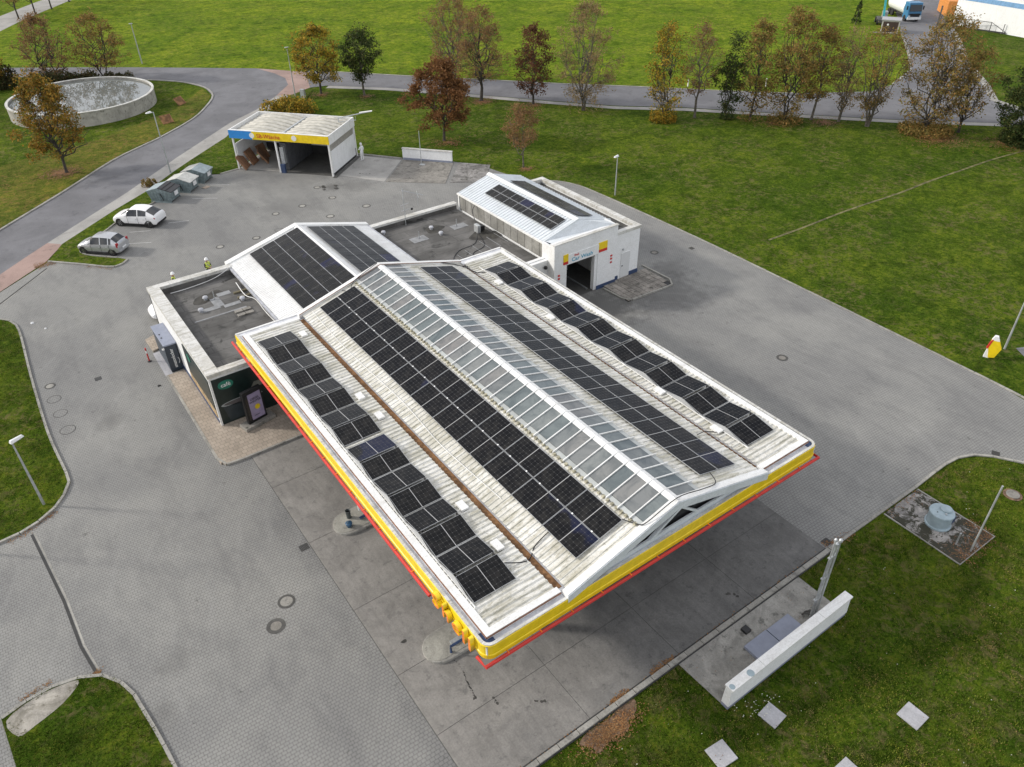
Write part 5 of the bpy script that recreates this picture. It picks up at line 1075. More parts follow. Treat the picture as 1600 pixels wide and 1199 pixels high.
# ================================================================== CARS
def car(name, x, y, rz, L, Wd, H, paint, label, suv=False, z=0, wb=2.6):
    """front points to +X local"""
    o = empty(name, (x, y, z), rz, label=label, cat='car', group='parked cars'); k = L/4.1; hw = Wd/2
    # (x, half width, z bottom, z belt, roof half width, z roof)
    B = .95*H/1.5; gc = .24 if suv else .2
    if suv: st = [(-2.05, .80, .44, .66, .74, .70), (-2.02, .94, .34, .92, .84, .96), (-1.88, .98, gc, 1.02, .74, 1.10), (-1.22, 1.0, gc, 1.04, .68, 1.42), (-.75, 1.0, gc, 1.0, .69, 1.51), (-.25, 1.0, gc, .97, .69, 1.53), (.30, 1.0, gc, .94, .67, 1.47), (.55, 1.0, gc, .93, .72, 1.30), (1.12, 1.0, gc, .93, .84, 1.0), (1.55, .98, gc, .88, .80, .93), (1.88, .93, .26, .74, .72, .80), (2.05, .74, .38, .56, .55, .60)]
    else: st = [(-2.05, .80, .42, .62, .72, .66), (-2.0, .93, .30, .88, .80, .94), (-1.88, .97, gc, 1.02, .70, 1.12), (-1.42, 1.0, gc, 1.0, .66, 1.44), (-1.0, 1.0, gc, .98, .68, 1.51), (-.35, 1.0, gc, .95, .69, 1.53), (.28, 1.0, gc, .92, .67, 1.48), (.52, 1.0, gc, .91, .70, 1.32), (1.12, 1.0, gc, .90, .80, .98), (1.55, .97, gc, .83, .76, .88), (1.86, .90, .24, .70, .68, .75), (2.05, .70, .36, .52, .5, .56)]
    secs = []
    for (sx, w, zb, zbelt, wr, zr_) in st:
        w *= hw; wr *= hw/1.0; zb_, zbe, zro = zb, zbelt*H/1.5, zr_*H/1.5
        mid = zb_+(zbe-zb_)*.55
        secs.append([(sx*k, 0, zb_), (sx*k, w*.86, zb_), (sx*k, w*.99, zb_+.1), (sx*k, w, mid), (sx*k, w*.955, zbe), (sx*k, wr+.01, zro-.05), (sx*k, wr*.86, zro), (sx*k, 0, zro+.025)])
    bm = bmesh.new(); n = 8; V = []
    for s in secs:
        row = [bm.verts.new(p) for p in s]+[bm.verts.new((p[0], -p[1], p[2])) for p in s[1:-1][::-1]]
        V.append(row)
    m = len(V[0]); glassf = []
    for i in range(len(V)-1):
        for j in range(m):
            j2 = (j+1) % m; f = bm.faces.new((V[i][j], V[i+1][j], V[i+1][j2], V[i][j2])); f.smooth = True
            side = (j == 4 or j == m-5); top = j in (5, 6, m-7, m-6)
            g = 0
            if side and 3 <= i <= 6: g = 1
            if top and i == 7: g = 1
            if top and i == 2: g = 1
            if i == 6 and top: g = 1
            f.material_index = g
    bm.faces.new(V[0][::-1]); bm.faces.new(V[-1])
    bmesh.ops.recalc_face_normals(bm, faces=bm.faces)
    me = bpy.data.meshes.new('body'); bm.to_mesh(me); me.materials.append(MAT[paint]); me.materials.append(MAT['carglass'])
    # windows become their own mesh
    def sub(mi, nm):
        b2 = bmesh.new(); b2.from_mesh(me); bmesh.ops.delete(b2, geom=[f for f in b2.faces if f.material_index != mi], context='FACES')
        if mi == 1:
            for f in b2.faces: f.material_index = 0
        m2 = bpy.data.meshes.new(nm); b2.to_mesh(m2); b2.free(); return m2
    mb_ = sub(0, 'body'); mg = sub(1, 'window'); mb_.materials.append(MAT[paint]); mg.materials.append(MAT['carglass'])
    bo = link('body', mb_, o); bpy.data.meshes.remove(me); bm.free()
    wo_ = link('window', mg, o); md = bo.modifiers.new('s', 'SUBSURF'); md.levels = md.render_levels = 2; md.boundary_smooth = 'PRESERVE_CORNERS'; md = wo_.modifiers.new('s', 'SUBSURF'); md.levels = md.render_levels = 2; md.boundary_smooth = 'PRESERVE_CORNERS'
    # pillars
    for s in (-1, 1):
        for px in (-.38, -1.25): box('pillar', paint, o, px*k-.035, px*k+.035, -.01, .01, 0, 1).hide_render = False
    for ch in [c for c in o.children if c.name.startswith('pillar')]: bpy.data.objects.remove(ch)
    for s in (-1, 1):
        for px in ((-.45,) if suv else (-.42, -1.18)):
            MB().hexa([(px*k-.04, s*hw*.945, .95*H/1.5), (px*k+.04, s*hw*.945, .95*H/1.5), (px*k+.04, s*hw*.975, .95*H/1.5), (px*k-.04, s*hw*.975, .95*H/1.5), (px*k-.05, s*hw*.69, 1.46*H/1.5), (px*k+.03, s*hw*.69, 1.46*H/1.5), (px*k+.03, s*hw*.72, 1.47*H/1.5), (px*k-.05, s*hw*.72, 1.47*H/1.5)]).build('pillar', paint, o)
        MB().box(.5*k, .68*k, s*hw*.98-.0 if s > 0 else -hw*1.12, hw*1.12 if s > 0 else -hw*.98, .93*H/1.5, 1.06*H/1.5).build('mirror', paint if not suv else paint, o, bevel=.03)
        MB().box(-.35*k, -.2*k, s*hw*1.0-.005, s*hw*1.0+.012, .74, .78).build('door_handle', 'steel', o); MB().box(-1.05*k, -.9*k, s*hw*.995-.005, s*hw*1.0+.012, .75, .79).build('door_handle', 'steel', o)
        for xx in (.5, -.42, -1.2): MB().box(xx*k-.008, xx*k+.008, s*hw*.995-.01 if s > 0 else -hw*1.004, hw*1.004 if s > 0 else -hw*.995+.01, .35, .9*H/1.5).build('door_gap', 'dark', o)
        MB().hexa([(1.72*k, s*hw*.5, .60), (1.95*k, s*hw*.45, .56), (1.86*k, s*hw*.84, .56), (1.55*k, s*hw*.93, .62), (1.68*k, s*hw*.5, .74*H/1.5), (1.86*k, s*hw*.45, .66*H/1.5), (1.78*k, s*hw*.84, .66*H/1.5), (1.5*k, s*hw*.93, .76*H/1.5)] if s > 0 else [(1.55*k, -hw*.93, .62), (1.86*k, -hw*.84, .56), (1.95*k, -hw*.45, .56), (1.72*k, -hw*.5, .60), (1.5*k, -hw*.93, .76*H/1.5), (1.78*k, -hw*.84, .66*H/1.5), (1.86*k, -hw*.45, .66*H/1.5), (1.68*k, -hw*.5, .74*H/1.5)]).build('headlight', 'headlight', o)
        MB().box(-1.985*k, -1.85*k, s*hw*.80-.12, s*hw*.80+.12, .78*H/1.5 if suv else .72, .92*H/1.5 if suv else 1.08*H/1.5).build('tail_light', 'taillight', o, bevel=.02)
    MB().box(-2.07*k, -1.99*k, -.26, .26, .62 if suv else .52, .73 if suv else .63).build('number_plate', 'whitewall', o)
    MB().box(-2.06*k, -1.9*k, -hw*.8, hw*.8, .30, .48).build('rear_bumper', 'black' if suv else paint, o, bevel=.03); MB().box(-1.6*k, 1.6*k, -hw*.98, hw*.98, gc-.02, gc+.1).build('sill', 'black' if suv else 'dark', o)
    wr_ = .345 if suv else .31
    for sx in (-wb/2-.02, wb/2+.02):
        for s in (-1, 1):
            wh = empty('wheel', (sx, s*(hw-.1), wr_)); wh.parent = o
            t = MB(); t.lathe([(wr_*.62, -.1), (wr_*.95, -.1), (wr_, -.07), (wr_, .07), (wr_*.95, .1), (wr_*.62, .1)], n=28, cap=False).build('tyre', 'rubber', wh, smooth=False, rot=(math.pi/2, 0, 0))
            mb = MB(); mb.lathe([(wr_*.64, -.06), (wr_*.64, .085), (wr_*.58, .085), (wr_*.56, .04)], n=28, cap=False)
            for q in range(6): a = q*math.pi/3; mb.beam((0, 0, .07*1), (math.cos(a)*wr_*.6, math.sin(a)*wr_*.6, .07), .07, .03, up=(0, 0, 1))
            mb.lathe([(.06, -.05), (.06, .085)], n=12); mb.build('rim', 'chrome', wh, rot=(math.pi/2 if s < 0 else -math.pi/2, 0, 0))
            MB().lathe([(wr_*.6, 0), (wr_*.6, .01)], n=20).build('brake_disc', 'dark', wh, rot=(math.pi/2, 0, 0))
            MB().lathe([(wr_*1.16, -.02), (wr_*1.16, .06)], n=24).build('wheel_arch', 'black', o, rot=(math.pi/2, 0, 0), loc=(sx, s*(hw-.035), wr_+.02))
    return o
def head_to(a, b): return math.atan2(b[1]-a[1], b[0]-a[0])
dS = Vector((4.5-6.3, 68.7-66.9)).normalized()
angS = math.atan2(dS.y, dS.x); nS = Vector((-dS.y, dS.x))
cS = Vector((5.4, 67.8))-nS*.82
car('parked_car', cS.x, cS.y, angS, 4.02, 1.74, 1.53, 'carsilver', 'silver hatchback parked nose to the grass strip, nearer the grass tip', wb=2.55)
dM = Vector((8.3-10.3, 72.7-70.7)).normalized(); nM = Vector((-dM.y, dM.x)); cM = Vector((9.3, 71.7))-nM*.88
car('parked_car', cM.x, cM.y, math.atan2(dM.y, dM.x), 4.4, 1.84, 1.6, 'carwhite', 'white compact sport utility car parked beside the waste containers', True, wb=2.75)
car('parked_car', 8.2, 54.3, math.pi, 4.2, 1.78, 1.5, 'carwhite', 'white car mostly hidden behind the shop wall, only its rear corner showing', wb=2.6)

# ================================================================== WASTE CONTAINERS
def container(x, y, rz, lids, label, L=2.5, Wd=1.75):
    o = empty('waste_container', (x, y, 0), rz, label=label, cat='waste container', group='waste containers by the road')
    MB().hexa([(-L/2+.25, -Wd/2+.1, .12), (L/2-.25, -Wd/2+.1, .12), (L/2-.25, Wd/2-.1, .12), (-L/2+.25, Wd/2-.1, .12), (-L/2, -Wd/2, 1.05), (L/2, -Wd/2, 1.05), (L/2, Wd/2, 1.05), (-L/2, Wd/2, 1.05)]).build('body', 'binmetal', o)
    MB().add([(x_, y_, z) for y_ in (-Wd/2, Wd/2) for x_, z in ((-L/2, 1.05), (0, 1.42), (L/2, 1.05))], [(0, 2, 1), (3, 4, 5)]).build('gable', 'binmetal', o)
    for s, m in ((-1, lids[0]), (1, lids[1])):
        MB().hexa([(0, -Wd/2-.04, 1.43), (s*(L/2+.06), -Wd/2-.04, 1.05), (s*(L/2+.06), Wd/2+.04, 1.05), (0, Wd/2+.04, 1.43), (0, -Wd/2-.04, 1.48), (s*(L/2+.06), -Wd/2-.04, 1.10), (s*(L/2+.06), Wd/2+.04, 1.10), (0, Wd/2+.04, 1.48)] if s > 0 else [(-L/2-.06, -Wd/2-.04, 1.05), (0, -Wd/2-.04, 1.43), (0, Wd/2+.04, 1.43), (-L/2-.06, Wd/2+.04, 1.05), (-L/2-.06, -Wd/2-.04, 1.10), (0, -Wd/2-.04, 1.48), (0, Wd/2+.04, 1.48), (-L/2-.06, Wd/2+.04, 1.10)]).build('lid', m, o)
        if m == 'black':
            for q in (.3, .62): MB().beam((s*L/2*q, -Wd/2, 1.49-.36*q), (s*L/2*q, Wd/2, 1.49-.36*q), .05, .05).build('lid_rib', 'dark', o)
    for i in range(-3, 4):
        MB().beam((i*.33, -Wd/2-.02, 1.0), (i*.29, -Wd/2+.07, .15), .05, .05).build('rib', 'binmetal', o)
    MB().beam((.35, -Wd/2-.05, .25), (.2, -Wd/2-.12, .95), .06, .06).build('lift_arm', 'black', o); MB().box(L/2-.02, L/2+.012, -.3, .3, .55, .95).build('sticker', 'whitewall', o, rot=None)
    for y_ in (-Wd/2, Wd/2-.08): MB().box(-L/2+.2, L/2-.2, y_, y_+.08, 0, .12).build('skid', 'binmetal', o)
    return o
azb = math.atan2(74.5-76.6, 12.9-11.9)
container(13.35, 76.6, azb+.35, ('binlidblue', 'black'), 'grey steel waste container with one black and one blue-grey lid, nearest the white car')
container(15.55, 78.0, azb+.35, ('binlid', 'binlid'), 'grey steel waste container with pale cream lids, middle of the three')
container(17.45, 79.6, azb+.35, ('binlid', 'binlidblue'), 'grey steel waste container with a bright blue-grey lid, furthest from the cars')
o = MB().box(-.35, .35, -.25, .25, 0, .03).build('cardboard_sheet', plain('pale_cardboard', (.42, .34, .27), .9), loc=(17.4, 77.2, .01), rot=(.03, .05, .5)); tag(o, 'flat pale cardboard sheet on the ground beside the middle container', 'cardboard')
for (x, y, s, lab) in ((-1.0, 59.0, .12, 'scrap of white paper by the left island kerb, upper one'), (-.35, 57.6, .08, 'small scrap of white paper on the paving, lower one'), (4.3, 45.5, .1, 'dark crumpled scrap on the paving near the pale ramp'), (12.3, 21.0, .07, 'tiny scrap on the concrete')):
    o = MB().hexa([(-s, -s, 0), (s, -s*.8, 0), (s*.7, s, 0), (-s, s*.6, 0), (-s*.6, -s*.4, s*.6), (s*.7, -s*.5, s*.9), (s*.5, s*.6, s*.4), (-s*.5, s*.4, s*.8)]).build('litter', 'whitewall' if 'white' in lab else 'dark', loc=(x, y, .005)); tag(o, lab, 'litter')

# ================================================================== PEOPLE
def person(x, y, rz, h, top, legs, helmet, label, vest=None, pose=0):
    o = empty('person', (x, y, 0), rz, label=label, cat='person'); s = h/1.8
    J = {'pel': (0, 0, .95), 'ch': (0, .02, 1.28), 'nk': (0, .01, 1.5), 'hd': (0, -.02, 1.62), 'hL': (.1, 0, .9), 'kL': (.12, -.03, .5), 'aL': (.13, .02, .08), 'tL': (.15, -.16, .04), 'hR': (-.1, 0, .9), 'kR': (-.13, -.05, .5), 'aR': (-.15, .0, .08), 'tR': (-.17, -.18, .04),
         'sL': (.19, .01, 1.43), 'eL': (.26, -.04, 1.14), 'wL': (.10, -.26, 1.12), 'fL': (.04, -.32, 1.14), 'sR': (-.19, .01, 1.43), 'eR': (-.27, -.03, 1.14), 'wR': (-.12, -.27, 1.08), 'fR': (-.05, -.33, 1.1)}
    if pose == 1: J.update({'eR': (-.26, .0, 1.12), 'wR': (-.24, -.12, .88), 'fR': (-.23, -.15, .80)})
    rad = {'pel': .15, 'ch': .155, 'nk': .06, 'hd': .06, 'hL': .10, 'kL': .068, 'aL': .05, 'tL': .04, 'hR': .10, 'kR': .068, 'aR': .05, 'tR': .04, 'sL': .07, 'eL': .05, 'wL': .038, 'fL': .035, 'sR': .07, 'eR': .05, 'wR': .038, 'fR': .035}
    E = [('pel', 'ch'), ('ch', 'nk'), ('nk', 'hd'), ('pel', 'hL'), ('hL', 'kL'), ('kL', 'aL'), ('aL', 'tL'), ('pel', 'hR'), ('hR', 'kR'), ('kR', 'aR'), ('aR', 'tR'), ('ch', 'sL'), ('sL', 'eL'), ('eL', 'wL'), ('wL', 'fL'), ('ch', 'sR'), ('sR', 'eR'), ('eR', 'wR'), ('wR', 'fR')]
    keys = list(J); me = bpy.data.meshes.new('body'); me.from_pydata([tuple(c*s for c in J[k]) for k in keys], [(keys.index(a), keys.index(b)) for a, b in E], []); ob = link('body', me, o)
    sk = ob.modifiers.new('skin', 'SKIN'); 
    for i, k in enumerate(keys): me.skin_vertices[0].data[i].radius = (rad[k]*s, rad[k]*s*(.8 if k in ('ch', 'pel') else 1)); me.skin_vertices[0].data[i].use_root = (k == 'pel')
    ss = ob.modifiers.new('sub', 'SUBSURF'); ss.levels = ss.render_levels = 2
    m2 = bpy.data.meshes.new_from_object(ob.evaluated_get(bpy.context.evaluated_depsgraph_get())); ob.modifiers.clear(); ob.data = m2
    m2.materials.clear()
    for mm in (top, legs, 'skin'): m2.materials.append(MAT[mm])
    for p in m2.polygons:
        z = p.center.z/s; p.use_smooth = True
        hand = p.center.y/s < -.27 and .75 < z < 1.2
        p.material_index = 2 if (z > 1.5 or hand) and top != 'whitewall' else (0 if z > .93 else 1)
    hd = MB(); hd.lathe([(.02, -.13), (.07, -.11), (.088, -.05), (.098, .02), (.09, .09), (.05, .13), (.01, .14)], (0, 0, 0), 18); h_ = hd.build('head', 'skin' if top != 'whitewall' else 'whitewall', o, smooth=True, loc=(0, -.03*s, 1.66*s)); h_.scale = (s, s*1.1, s)
    MB().add([(-.012, -.10, .0), (.012, -.10, .0), (0, -.13, -.03), (0, -.095, .03)], [(0, 1, 2), (0, 2, 3), (1, 3, 2)]).build('nose', 'skin', o, loc=(0, -.03*s, 1.66*s))
    for e in (-.035, .035): MB().lathe([(.012, 0), (.012, .004)], n=8).build('eye', 'black', o, rot=(math.pi/2, 0, 0), loc=(e*s, -.135*s, 1.68*s))
    for f in (-1, 1):
        w_ = J['fL' if f > 0 else 'fR']; mb = MB()
        for q in range(4): mb.tube([(w_[0]*s+(q-1.5)*.017, w_[1]*s, w_[2]*s), (w_[0]*s+(q-1.5)*.019, (w_[1]-.045)*s, (w_[2]-.02)*s), (w_[0]*s+(q-1.5)*.019, (w_[1]-.055-.006*(q % 2))*s, (w_[2]-.05)*s)], .008, 6)
        mb.tube([(w_[0]*s-f*.03, w_[1]*s+.01, w_[2]*s), (w_[0]*s-f*.05, w_[1]*s-.02, w_[2]*s-.02)], .009, 6); mb.build('hand', 'skin' if top != 'whitewall' else 'whitewall', o)
    if helmet:
        MB().lathe([(.155, .0), (.15, .02), (.128, .03), (.12, .10), (.08, .155), (.02, .17)], (0, 0, 0), 20).build('helmet', helmet, o, smooth=True, loc=(0, -.03*s, 1.70*s))
    else: MB().lathe([(.115, -.12), (.125, 0), (.11, .1), (.05, .15), (.01, .155)], (0, 0, 0), 18).build('hood', 'whitewall', o, smooth=True, loc=(0, .0, 1.66*s))
    if vest:
        me2 = m2.copy(); b = bmesh.new(); b.from_mesh(me2)
        bmesh.ops.delete(b, geom=[f for f in b.faces if not (.98*s < f.calc_center_median().z < 1.46*s and abs(f.calc_center_median().x) < .2*s and f.calc_center_median().y > -.2*s)], context='FACES')
        for v in b.verts: v.co += v.normal*.015
        b.to_mesh(me2); b.free(); me2.materials.clear(); me2.materials.append(MAT[vest])
        for p in me2.polygons: p.material_index = 0
        link('vest', me2, o)
        MB().beam((-.14*s, -.17*s, 1.42*s), (.14*s, -.17*s, 1.05*s), .05, .01, up=(0, 1, 0)).build('reflective_band', 'alu', o)
    return o
person(33.2, 74.4, R_(-160), 1.92, 'whitewall', 'whitewall', None, 'person in white hooded coverall standing at the grass edge by the wash bays', pose=1)
person(11.63, 57.82, R_(20), 1.8, 'black', 'black', 'whitewall', 'person in black with yellow vest straps and white helmet near the gable corner', 'hiviz')
person(8.8, 56.94, R_(70), 1.82, 'black', 'black', 'whitewall', 'person in yellow vest and white helmet seen over the rear parapet', 'hiviz', 1)

# ================================================================== FAR RIGHT: HALL, TRUCK, KIOSK, FENCE
hall = empty('warehouse', (143.2, 72.0, 0), math.atan2(-22, -1.6), label='large white warehouse with a blue band in the far top right corner', cat='building')
box('wall', 'whitewall', hall, 0, 45, 0, .3, 0, 9); box('wall', 'whitewall', hall, 0, .3, .3, 40, 0, 9); box('blue_band', plain('band_blue', (.17, .33, .55), .5), hall, 0, 45, -.03, -.002, 3.9, 4.6); box('roof', 'gutter', hall, 0, 45, .3, 40, 8.8, 9)
tk = empty('parked_truck', (141.7, 79.8, 0), math.atan2(78.1-90, 140-151)+.15, label='blue and white tanker truck facing the camera on the far access road', cat='truck')
MB().hexa([(1.4, -1.2, .5), (3.4, -1.2, .5), (3.4, 1.2, .5), (1.4, 1.2, .5), (1.4, -1.15, 3.0), (3.1, -1.15, 3.0), (3.1, 1.15, 3.0), (1.4, 1.15, 3.0)]).build('cab', plain('truck_blue', (.05, .19, .36), .35), tk, bevel=.08)
MB().hexa([(3.35, -1.05, 1.7), (3.42, -1.05, 1.7), (3.42, 1.05, 1.7), (3.35, 1.05, 1.7), (3.12, -1.0, 2.7), (3.2, -1.0, 2.7), (3.2, 1.0, 2.7), (3.12, 1.0, 2.7)]).build('windscreen', 'carglass', tk)
MB().tube([(-5, 0, 1.9), (1.2, 0, 1.9)], 1.15, 20).build('tank', 'whitewall', tk); box('bumper', 'whitewall', tk, 3.35, 3.5, -1.2, 1.2, .4, .8, .03); box('grille', 'black', tk, 3.4, 3.46, -.9, .9, .85, 1.35); box('chassis', 'dark', tk, -5, 3, -.5, .5, .5, .9)
for x in (2.3, -2.8, -4.1):
    for s in (-1, 1): MB().lathe([(.5, -.15), (.5, .15)], n=20).build('wheel', 'rubber', tk, rot=(math.pi/2, 0, 0), loc=(x, s*1.05, .5))
for s in (-1, 1): box('mirror', 'black', tk, 3.0, 3.1, s*1.4-.1, s*1.4+.1, 1.9, 2.5); box('headlight', 'headlight', tk, 3.42, 3.52, s*.95-.15, s*.95+.15, .85, 1.05)
o = empty('substation_kiosk', (128.9, 74.6, 0), math.atan2(72.8-75.1, 129.2-127.9), label='small cream transformer kiosk with a dark brown door beside the access road', cat='kiosk')
box('body', 'coping', o, -1.35, 1.35, 0, 2.2, 0, 1.9); box('roof', 'slab', o, -1.5, 1.5, -.12, 2.35, 1.9, 2.08, .02); box('door', plain('brown_louvre', (.05, .03, .025), .6), o, -1.15, 1.15, -.03, -.002, .2, 1.75); MB().lathe([(.16, 0), (.16, .02)], n=14).build('notice', 'whitewall', o, rot=(math.pi/2, 0, 0), loc=(-.4, -.03, 1.3)); box('plinth', 'kerb', o, -2.4, 1.4, -.3, 0, 0, .12)
mt = empty('lifting_machine', (134.8, 79.8, 0), .7, label='teal lifting machine with a boom beside the kiosk', cat='machine')
box('chassis', 'iron', mt, -1.6, 1.6, -.8, .8, .35, .9, .05); MB().beam((-1.0, 0, .9), (1.2, 0, 3.8), .3, .35).beam((1.2, 0, 3.8), (-1.5, 0, 4.8), .22, .25).build('boom', 'teal', mt); box('cab', 'steel', mt, -.2, .9, -.7, .1, .9, 1.9, .05)
for x in (-1.1, 1.1):
    for s in (-1, 1): MB().lathe([(.42, -.12), (.42, .12)], n=16).build('wheel', 'rubber', mt, rot=(math.pi/2, 0, 0), loc=(x, s*.85, .42))
o = empty('orange_container', (150.5, 76.8, 0), .75, label='orange container standing between the truck and the white warehouse', cat='container')
box('body', plain('container_orange', (.62, .24, .05), .6), o, -3, 3, -1.2, 1.2, .15, 2.6)
for i in range(14): box('rib', bpy.data.materials['container_orange'], o, -2.9+i*.43, -2.75+i*.43, -1.25, -1.2, .2, 2.5)
tw = empty('conifer', (131.0, 82.2, 0), label='narrow dark green conical tree at the far field corner', cat='tree')
mb = MB(); 
for i in range(260):
    z = rnd.uniform(.2, 3.6); r_ = .75*(1-z/3.9); a = rnd.uniform(0, 6.28); p = Vector((math.cos(a)*r_, math.sin(a)*r_, z)); q = [p+Vector((rnd.uniform(-.25, .25), rnd.uniform(-.25, .25), rnd.uniform(-.3, .3))) for _ in range(3)]; mb.add(q, [(0, 1, 2)])
mb.build('crown', LEAF['green'], tw); MB().tube([(0, 0, 0), (0, 0, 3.2)], [.1, .03], 6).build('trunk', 'bark', tw)
fe = empty('mesh_fence', (140.8, 72.8, 0), math.atan2(63.0-72.8, 142.2-140.8), label='dark sliding gate and mesh fence before the white warehouse', cat='fence')
for i in range(6): MB().box(i*2-.04, i*2+.04, -.04, .04, 0, 1.5).build('post', 'dark', fe)
MB().box(0, 8, -.03, .03, 1.45, 1.52).box(0, 10.5, -.05, .05, .1, .28).beam((8, 0, 1.48), (10.5, 0, .25), .06, .06).build('rail', 'dark', fe)
mb = MB()
for i in range(70): mb.box(i*.115, i*.115+.012, -.006, .006, .28, 1.45)
mb.build('mesh', 'dark', fe); MB().box(-.1, .1, -.1, .1, 0, 3.0).build('gate_post', 'iron', fe, loc=(-.3, 0, 0)); MB().box(-.1, .1, -.1, .1, 0, 2.0).build('gate_post', 'iron', fe, loc=(12.5, .1, 0))
# far upper left corner building
o = empty('office_building', (-2, 200, 0), .7, label='pale blue building corner in the far top left', cat='building'); box('wall', 'bluewhite', o, -8, 10, 0, 6, 0, 3.4); box('roof', 'gutter', o, -8.3, 10.3, -.3, 6.3, 3.4, 3.7)

# ================================================================== TREES
def tree(name, x, y, h, w, leaf, label, seed, dens=1.0, trunk=.22, stems=1, spread=.5, bark='bark', group='trees along the side road', shape='oval', r0=.14, base=.0, lsize=.15, leafbase=0, cat='tree'):
    lsize *= .8; dens *= 1.15; leafbase = int(leafbase*1.3)
    rn = random.Random(seed); nr = np.random.RandomState(seed); root = empty(name, (x, y, base), label=label, cat=cat, group=group)
    br = MB(); z0 = h*trunk
    lob = [(rn.uniform(0, 6.28), rn.uniform(.10, .26), rn.randint(2, 5)) for _ in range(4)]
    def rad(tz, a):
        tz = min(1, max(0, tz))
        if shape == 'oval': r_ = math.sin(math.pi*(.10+.86*tz)**.85)**.7
        elif shape == 'column': r_ = .55+.5*math.sin(math.pi*min(1, tz*.85+.08)); r_ *= 1 if tz < .8 else (1-tz)/.2*.9+.1
        elif shape == 'fan': r_ = .25+.85*min(1, tz*1.6) if tz < .7 else max(.15, 1.1-(tz-.7)*2.8)
        elif shape == 'full': r_ = 1.0*(1-tz**2.4)+.08
        else: r_ = math.sqrt(max(0, 1-(2*tz-1)**2))
        for p, am, q in lob: r_ *= 1+am*math.sin(q*a+p+tz*5)*.55
        return r_*w*.47
    def sample(lo, hi, inner=0):
        a = rn.uniform(0, 6.283); tz = rn.uniform(lo, hi)**.9; r_ = rad(tz, a)*(rn.uniform(inner**2, 1))**.5
        return Vector((math.cos(a)*r_, math.sin(a)*r_, z0+(h-z0)*tz))
    nodes = []
    def limb(a, b, ra, rb, n=5, sag=.0, keep=True, sides=5, jit=.05):
        pts = []; rs = []; L = (b-a).length
        for i in range(n+1):
            t = i/n; p = a.lerp(b, t); p.z += (-(t*(1-t))*L*sag); 
            if 0 < i < n: p += Vector((rn.gauss(0, 1), rn.gauss(0, 1), rn.gauss(0, .6)))*L*jit
            pts.append(p); rs.append(ra+(rb-ra)*t)
        br.tube(pts, rs, sides, cap=False)
        if keep: nodes.extend([(p, r_) for p, r_ in list(zip(pts, rs))[1:]])
        return pts
    axes = []
    for s_i in range(stems):
        a = 2*math.pi*s_i/stems+rn.uniform(-.4, .4); k = 0 if stems == 1 else rn.uniform(.25, .5)
        rr = r0/(1 if stems == 1 else 1.4); top = Vector((math.cos(a)*k*w*.5, math.sin(a)*k*w*.5, h*rn.uniform(.84, .95)))
        b0 = Vector((math.cos(a)*.14*(stems > 1), math.sin(a)*.14*(stems > 1), -.05)); m_ = b0.lerp(top, trunk*.9); m_ += Vector((rn.gauss(0, .07), rn.gauss(0, .07), 0))
        br.tube([b0, b0.lerp(m_, .15), m_], [rr*1.5, rr*1.1, rr*.95], 7, cap=False)
        axes.append(limb(m_, top, rr*.9, .018, 9, jit=.018, sides=6))
    nl = int(max(10, 19*w/6))
    for i in range(nl):
        ax = rn.choice(axes); t = rn.uniform(0, .75); k = int(t*(len(ax)-1)); p = ax[k]; tip = sample(min(.97, t*.75+.22), min(1, t*.75+.62), .75)
        limb(p, tip, max(.028, r0*.62*(1-t*.7)), .014, 6, sag=.35, sides=5)
    npt = int(110*(w/6)*(h/9)); clumps = []
    NP_ = np.array([tuple(p) for p, _ in nodes])
    for i in range(npt):
        q = sample(0, 1, .35); d = ((NP_-np.array(q))**2).sum(1)+np.maximum(0, NP_[:, 2]-q.z+.1)**2*6; k = int(d.argmin()); p, r_ = nodes[k]
        if (q-p).length > w*.45: continue
        limb(p.copy(), q, min(.035, r_*.8), .008, 3, sag=.2, sides=3, keep=False, jit=.07)
        for u in range(3): 
            e = q+Vector((rn.gauss(0, .33), rn.gauss(0, .33), abs(rn.gauss(0, .35)))); br.tube([p.lerp(q, .5+.15*u), e], [.012, .005], 3, cap=False); clumps.append(e)
        clumps.append(q)
    br.build('trunk', bark, root)
    n = int(3300*dens*(h/9)*(w/6)); C = np.array([tuple(c) for c in clumps]); wt = .25+nr.rand(len(C))**2*1.8; wt /= wt.sum()
    idx = nr.choice(len(C), n, p=wt); P = C[idx]+nr.randn(n, 3)*np.array([.24, .24, .2]); 
    if leafbase:
        a = nr.rand(leafbase)*6.283; rr = w*.34*np.sqrt(nr.rand(leafbase)); P = np.vstack([P, np.c_[np.cos(a)*rr, np.sin(a)*rr, np.abs(nr.randn(leafbase))*.62*(1-rr/w)]])
    n = len(P); S = lsize*(.5+.75*nr.rand(n))[:, None]; A = nr.randn(n, 3); A[:, 2] *= .6; A /= np.linalg.norm(A, axis=1)[:, None]; B = np.cross(A, nr.randn(n, 3)); B /= np.linalg.norm(B, axis=1)[:, None]
    A *= S; B *= S*.62; V = np.stack([P-A, P-B, P+A, P+B], 1).reshape(-1, 3)
    me = bpy.data.meshes.new('crown'); me.from_pydata(V.tolist(), [], np.arange(4*n).reshape(-1, 4).tolist()); me.materials.append(LEAF[leaf]); link('crown', me, root)
    return root
G2 = 'trees round the pond and junction'
tree('autumn_tree', 7.0, 90.3, 9.2, 6.2, 'orange', 'orange and olive autumn tree standing before the round pond', 1, 3.0, .2, 1, .55, 'darkbark', G2)
tree('autumn_tree', 12.5, 129.2, 8.6, 8.0, 'brown', 'rust coloured half bare tree behind the pond, left of the pair', 2, 1.22, .14, 2, .6, 'darkbark', G2, lsize=.14)
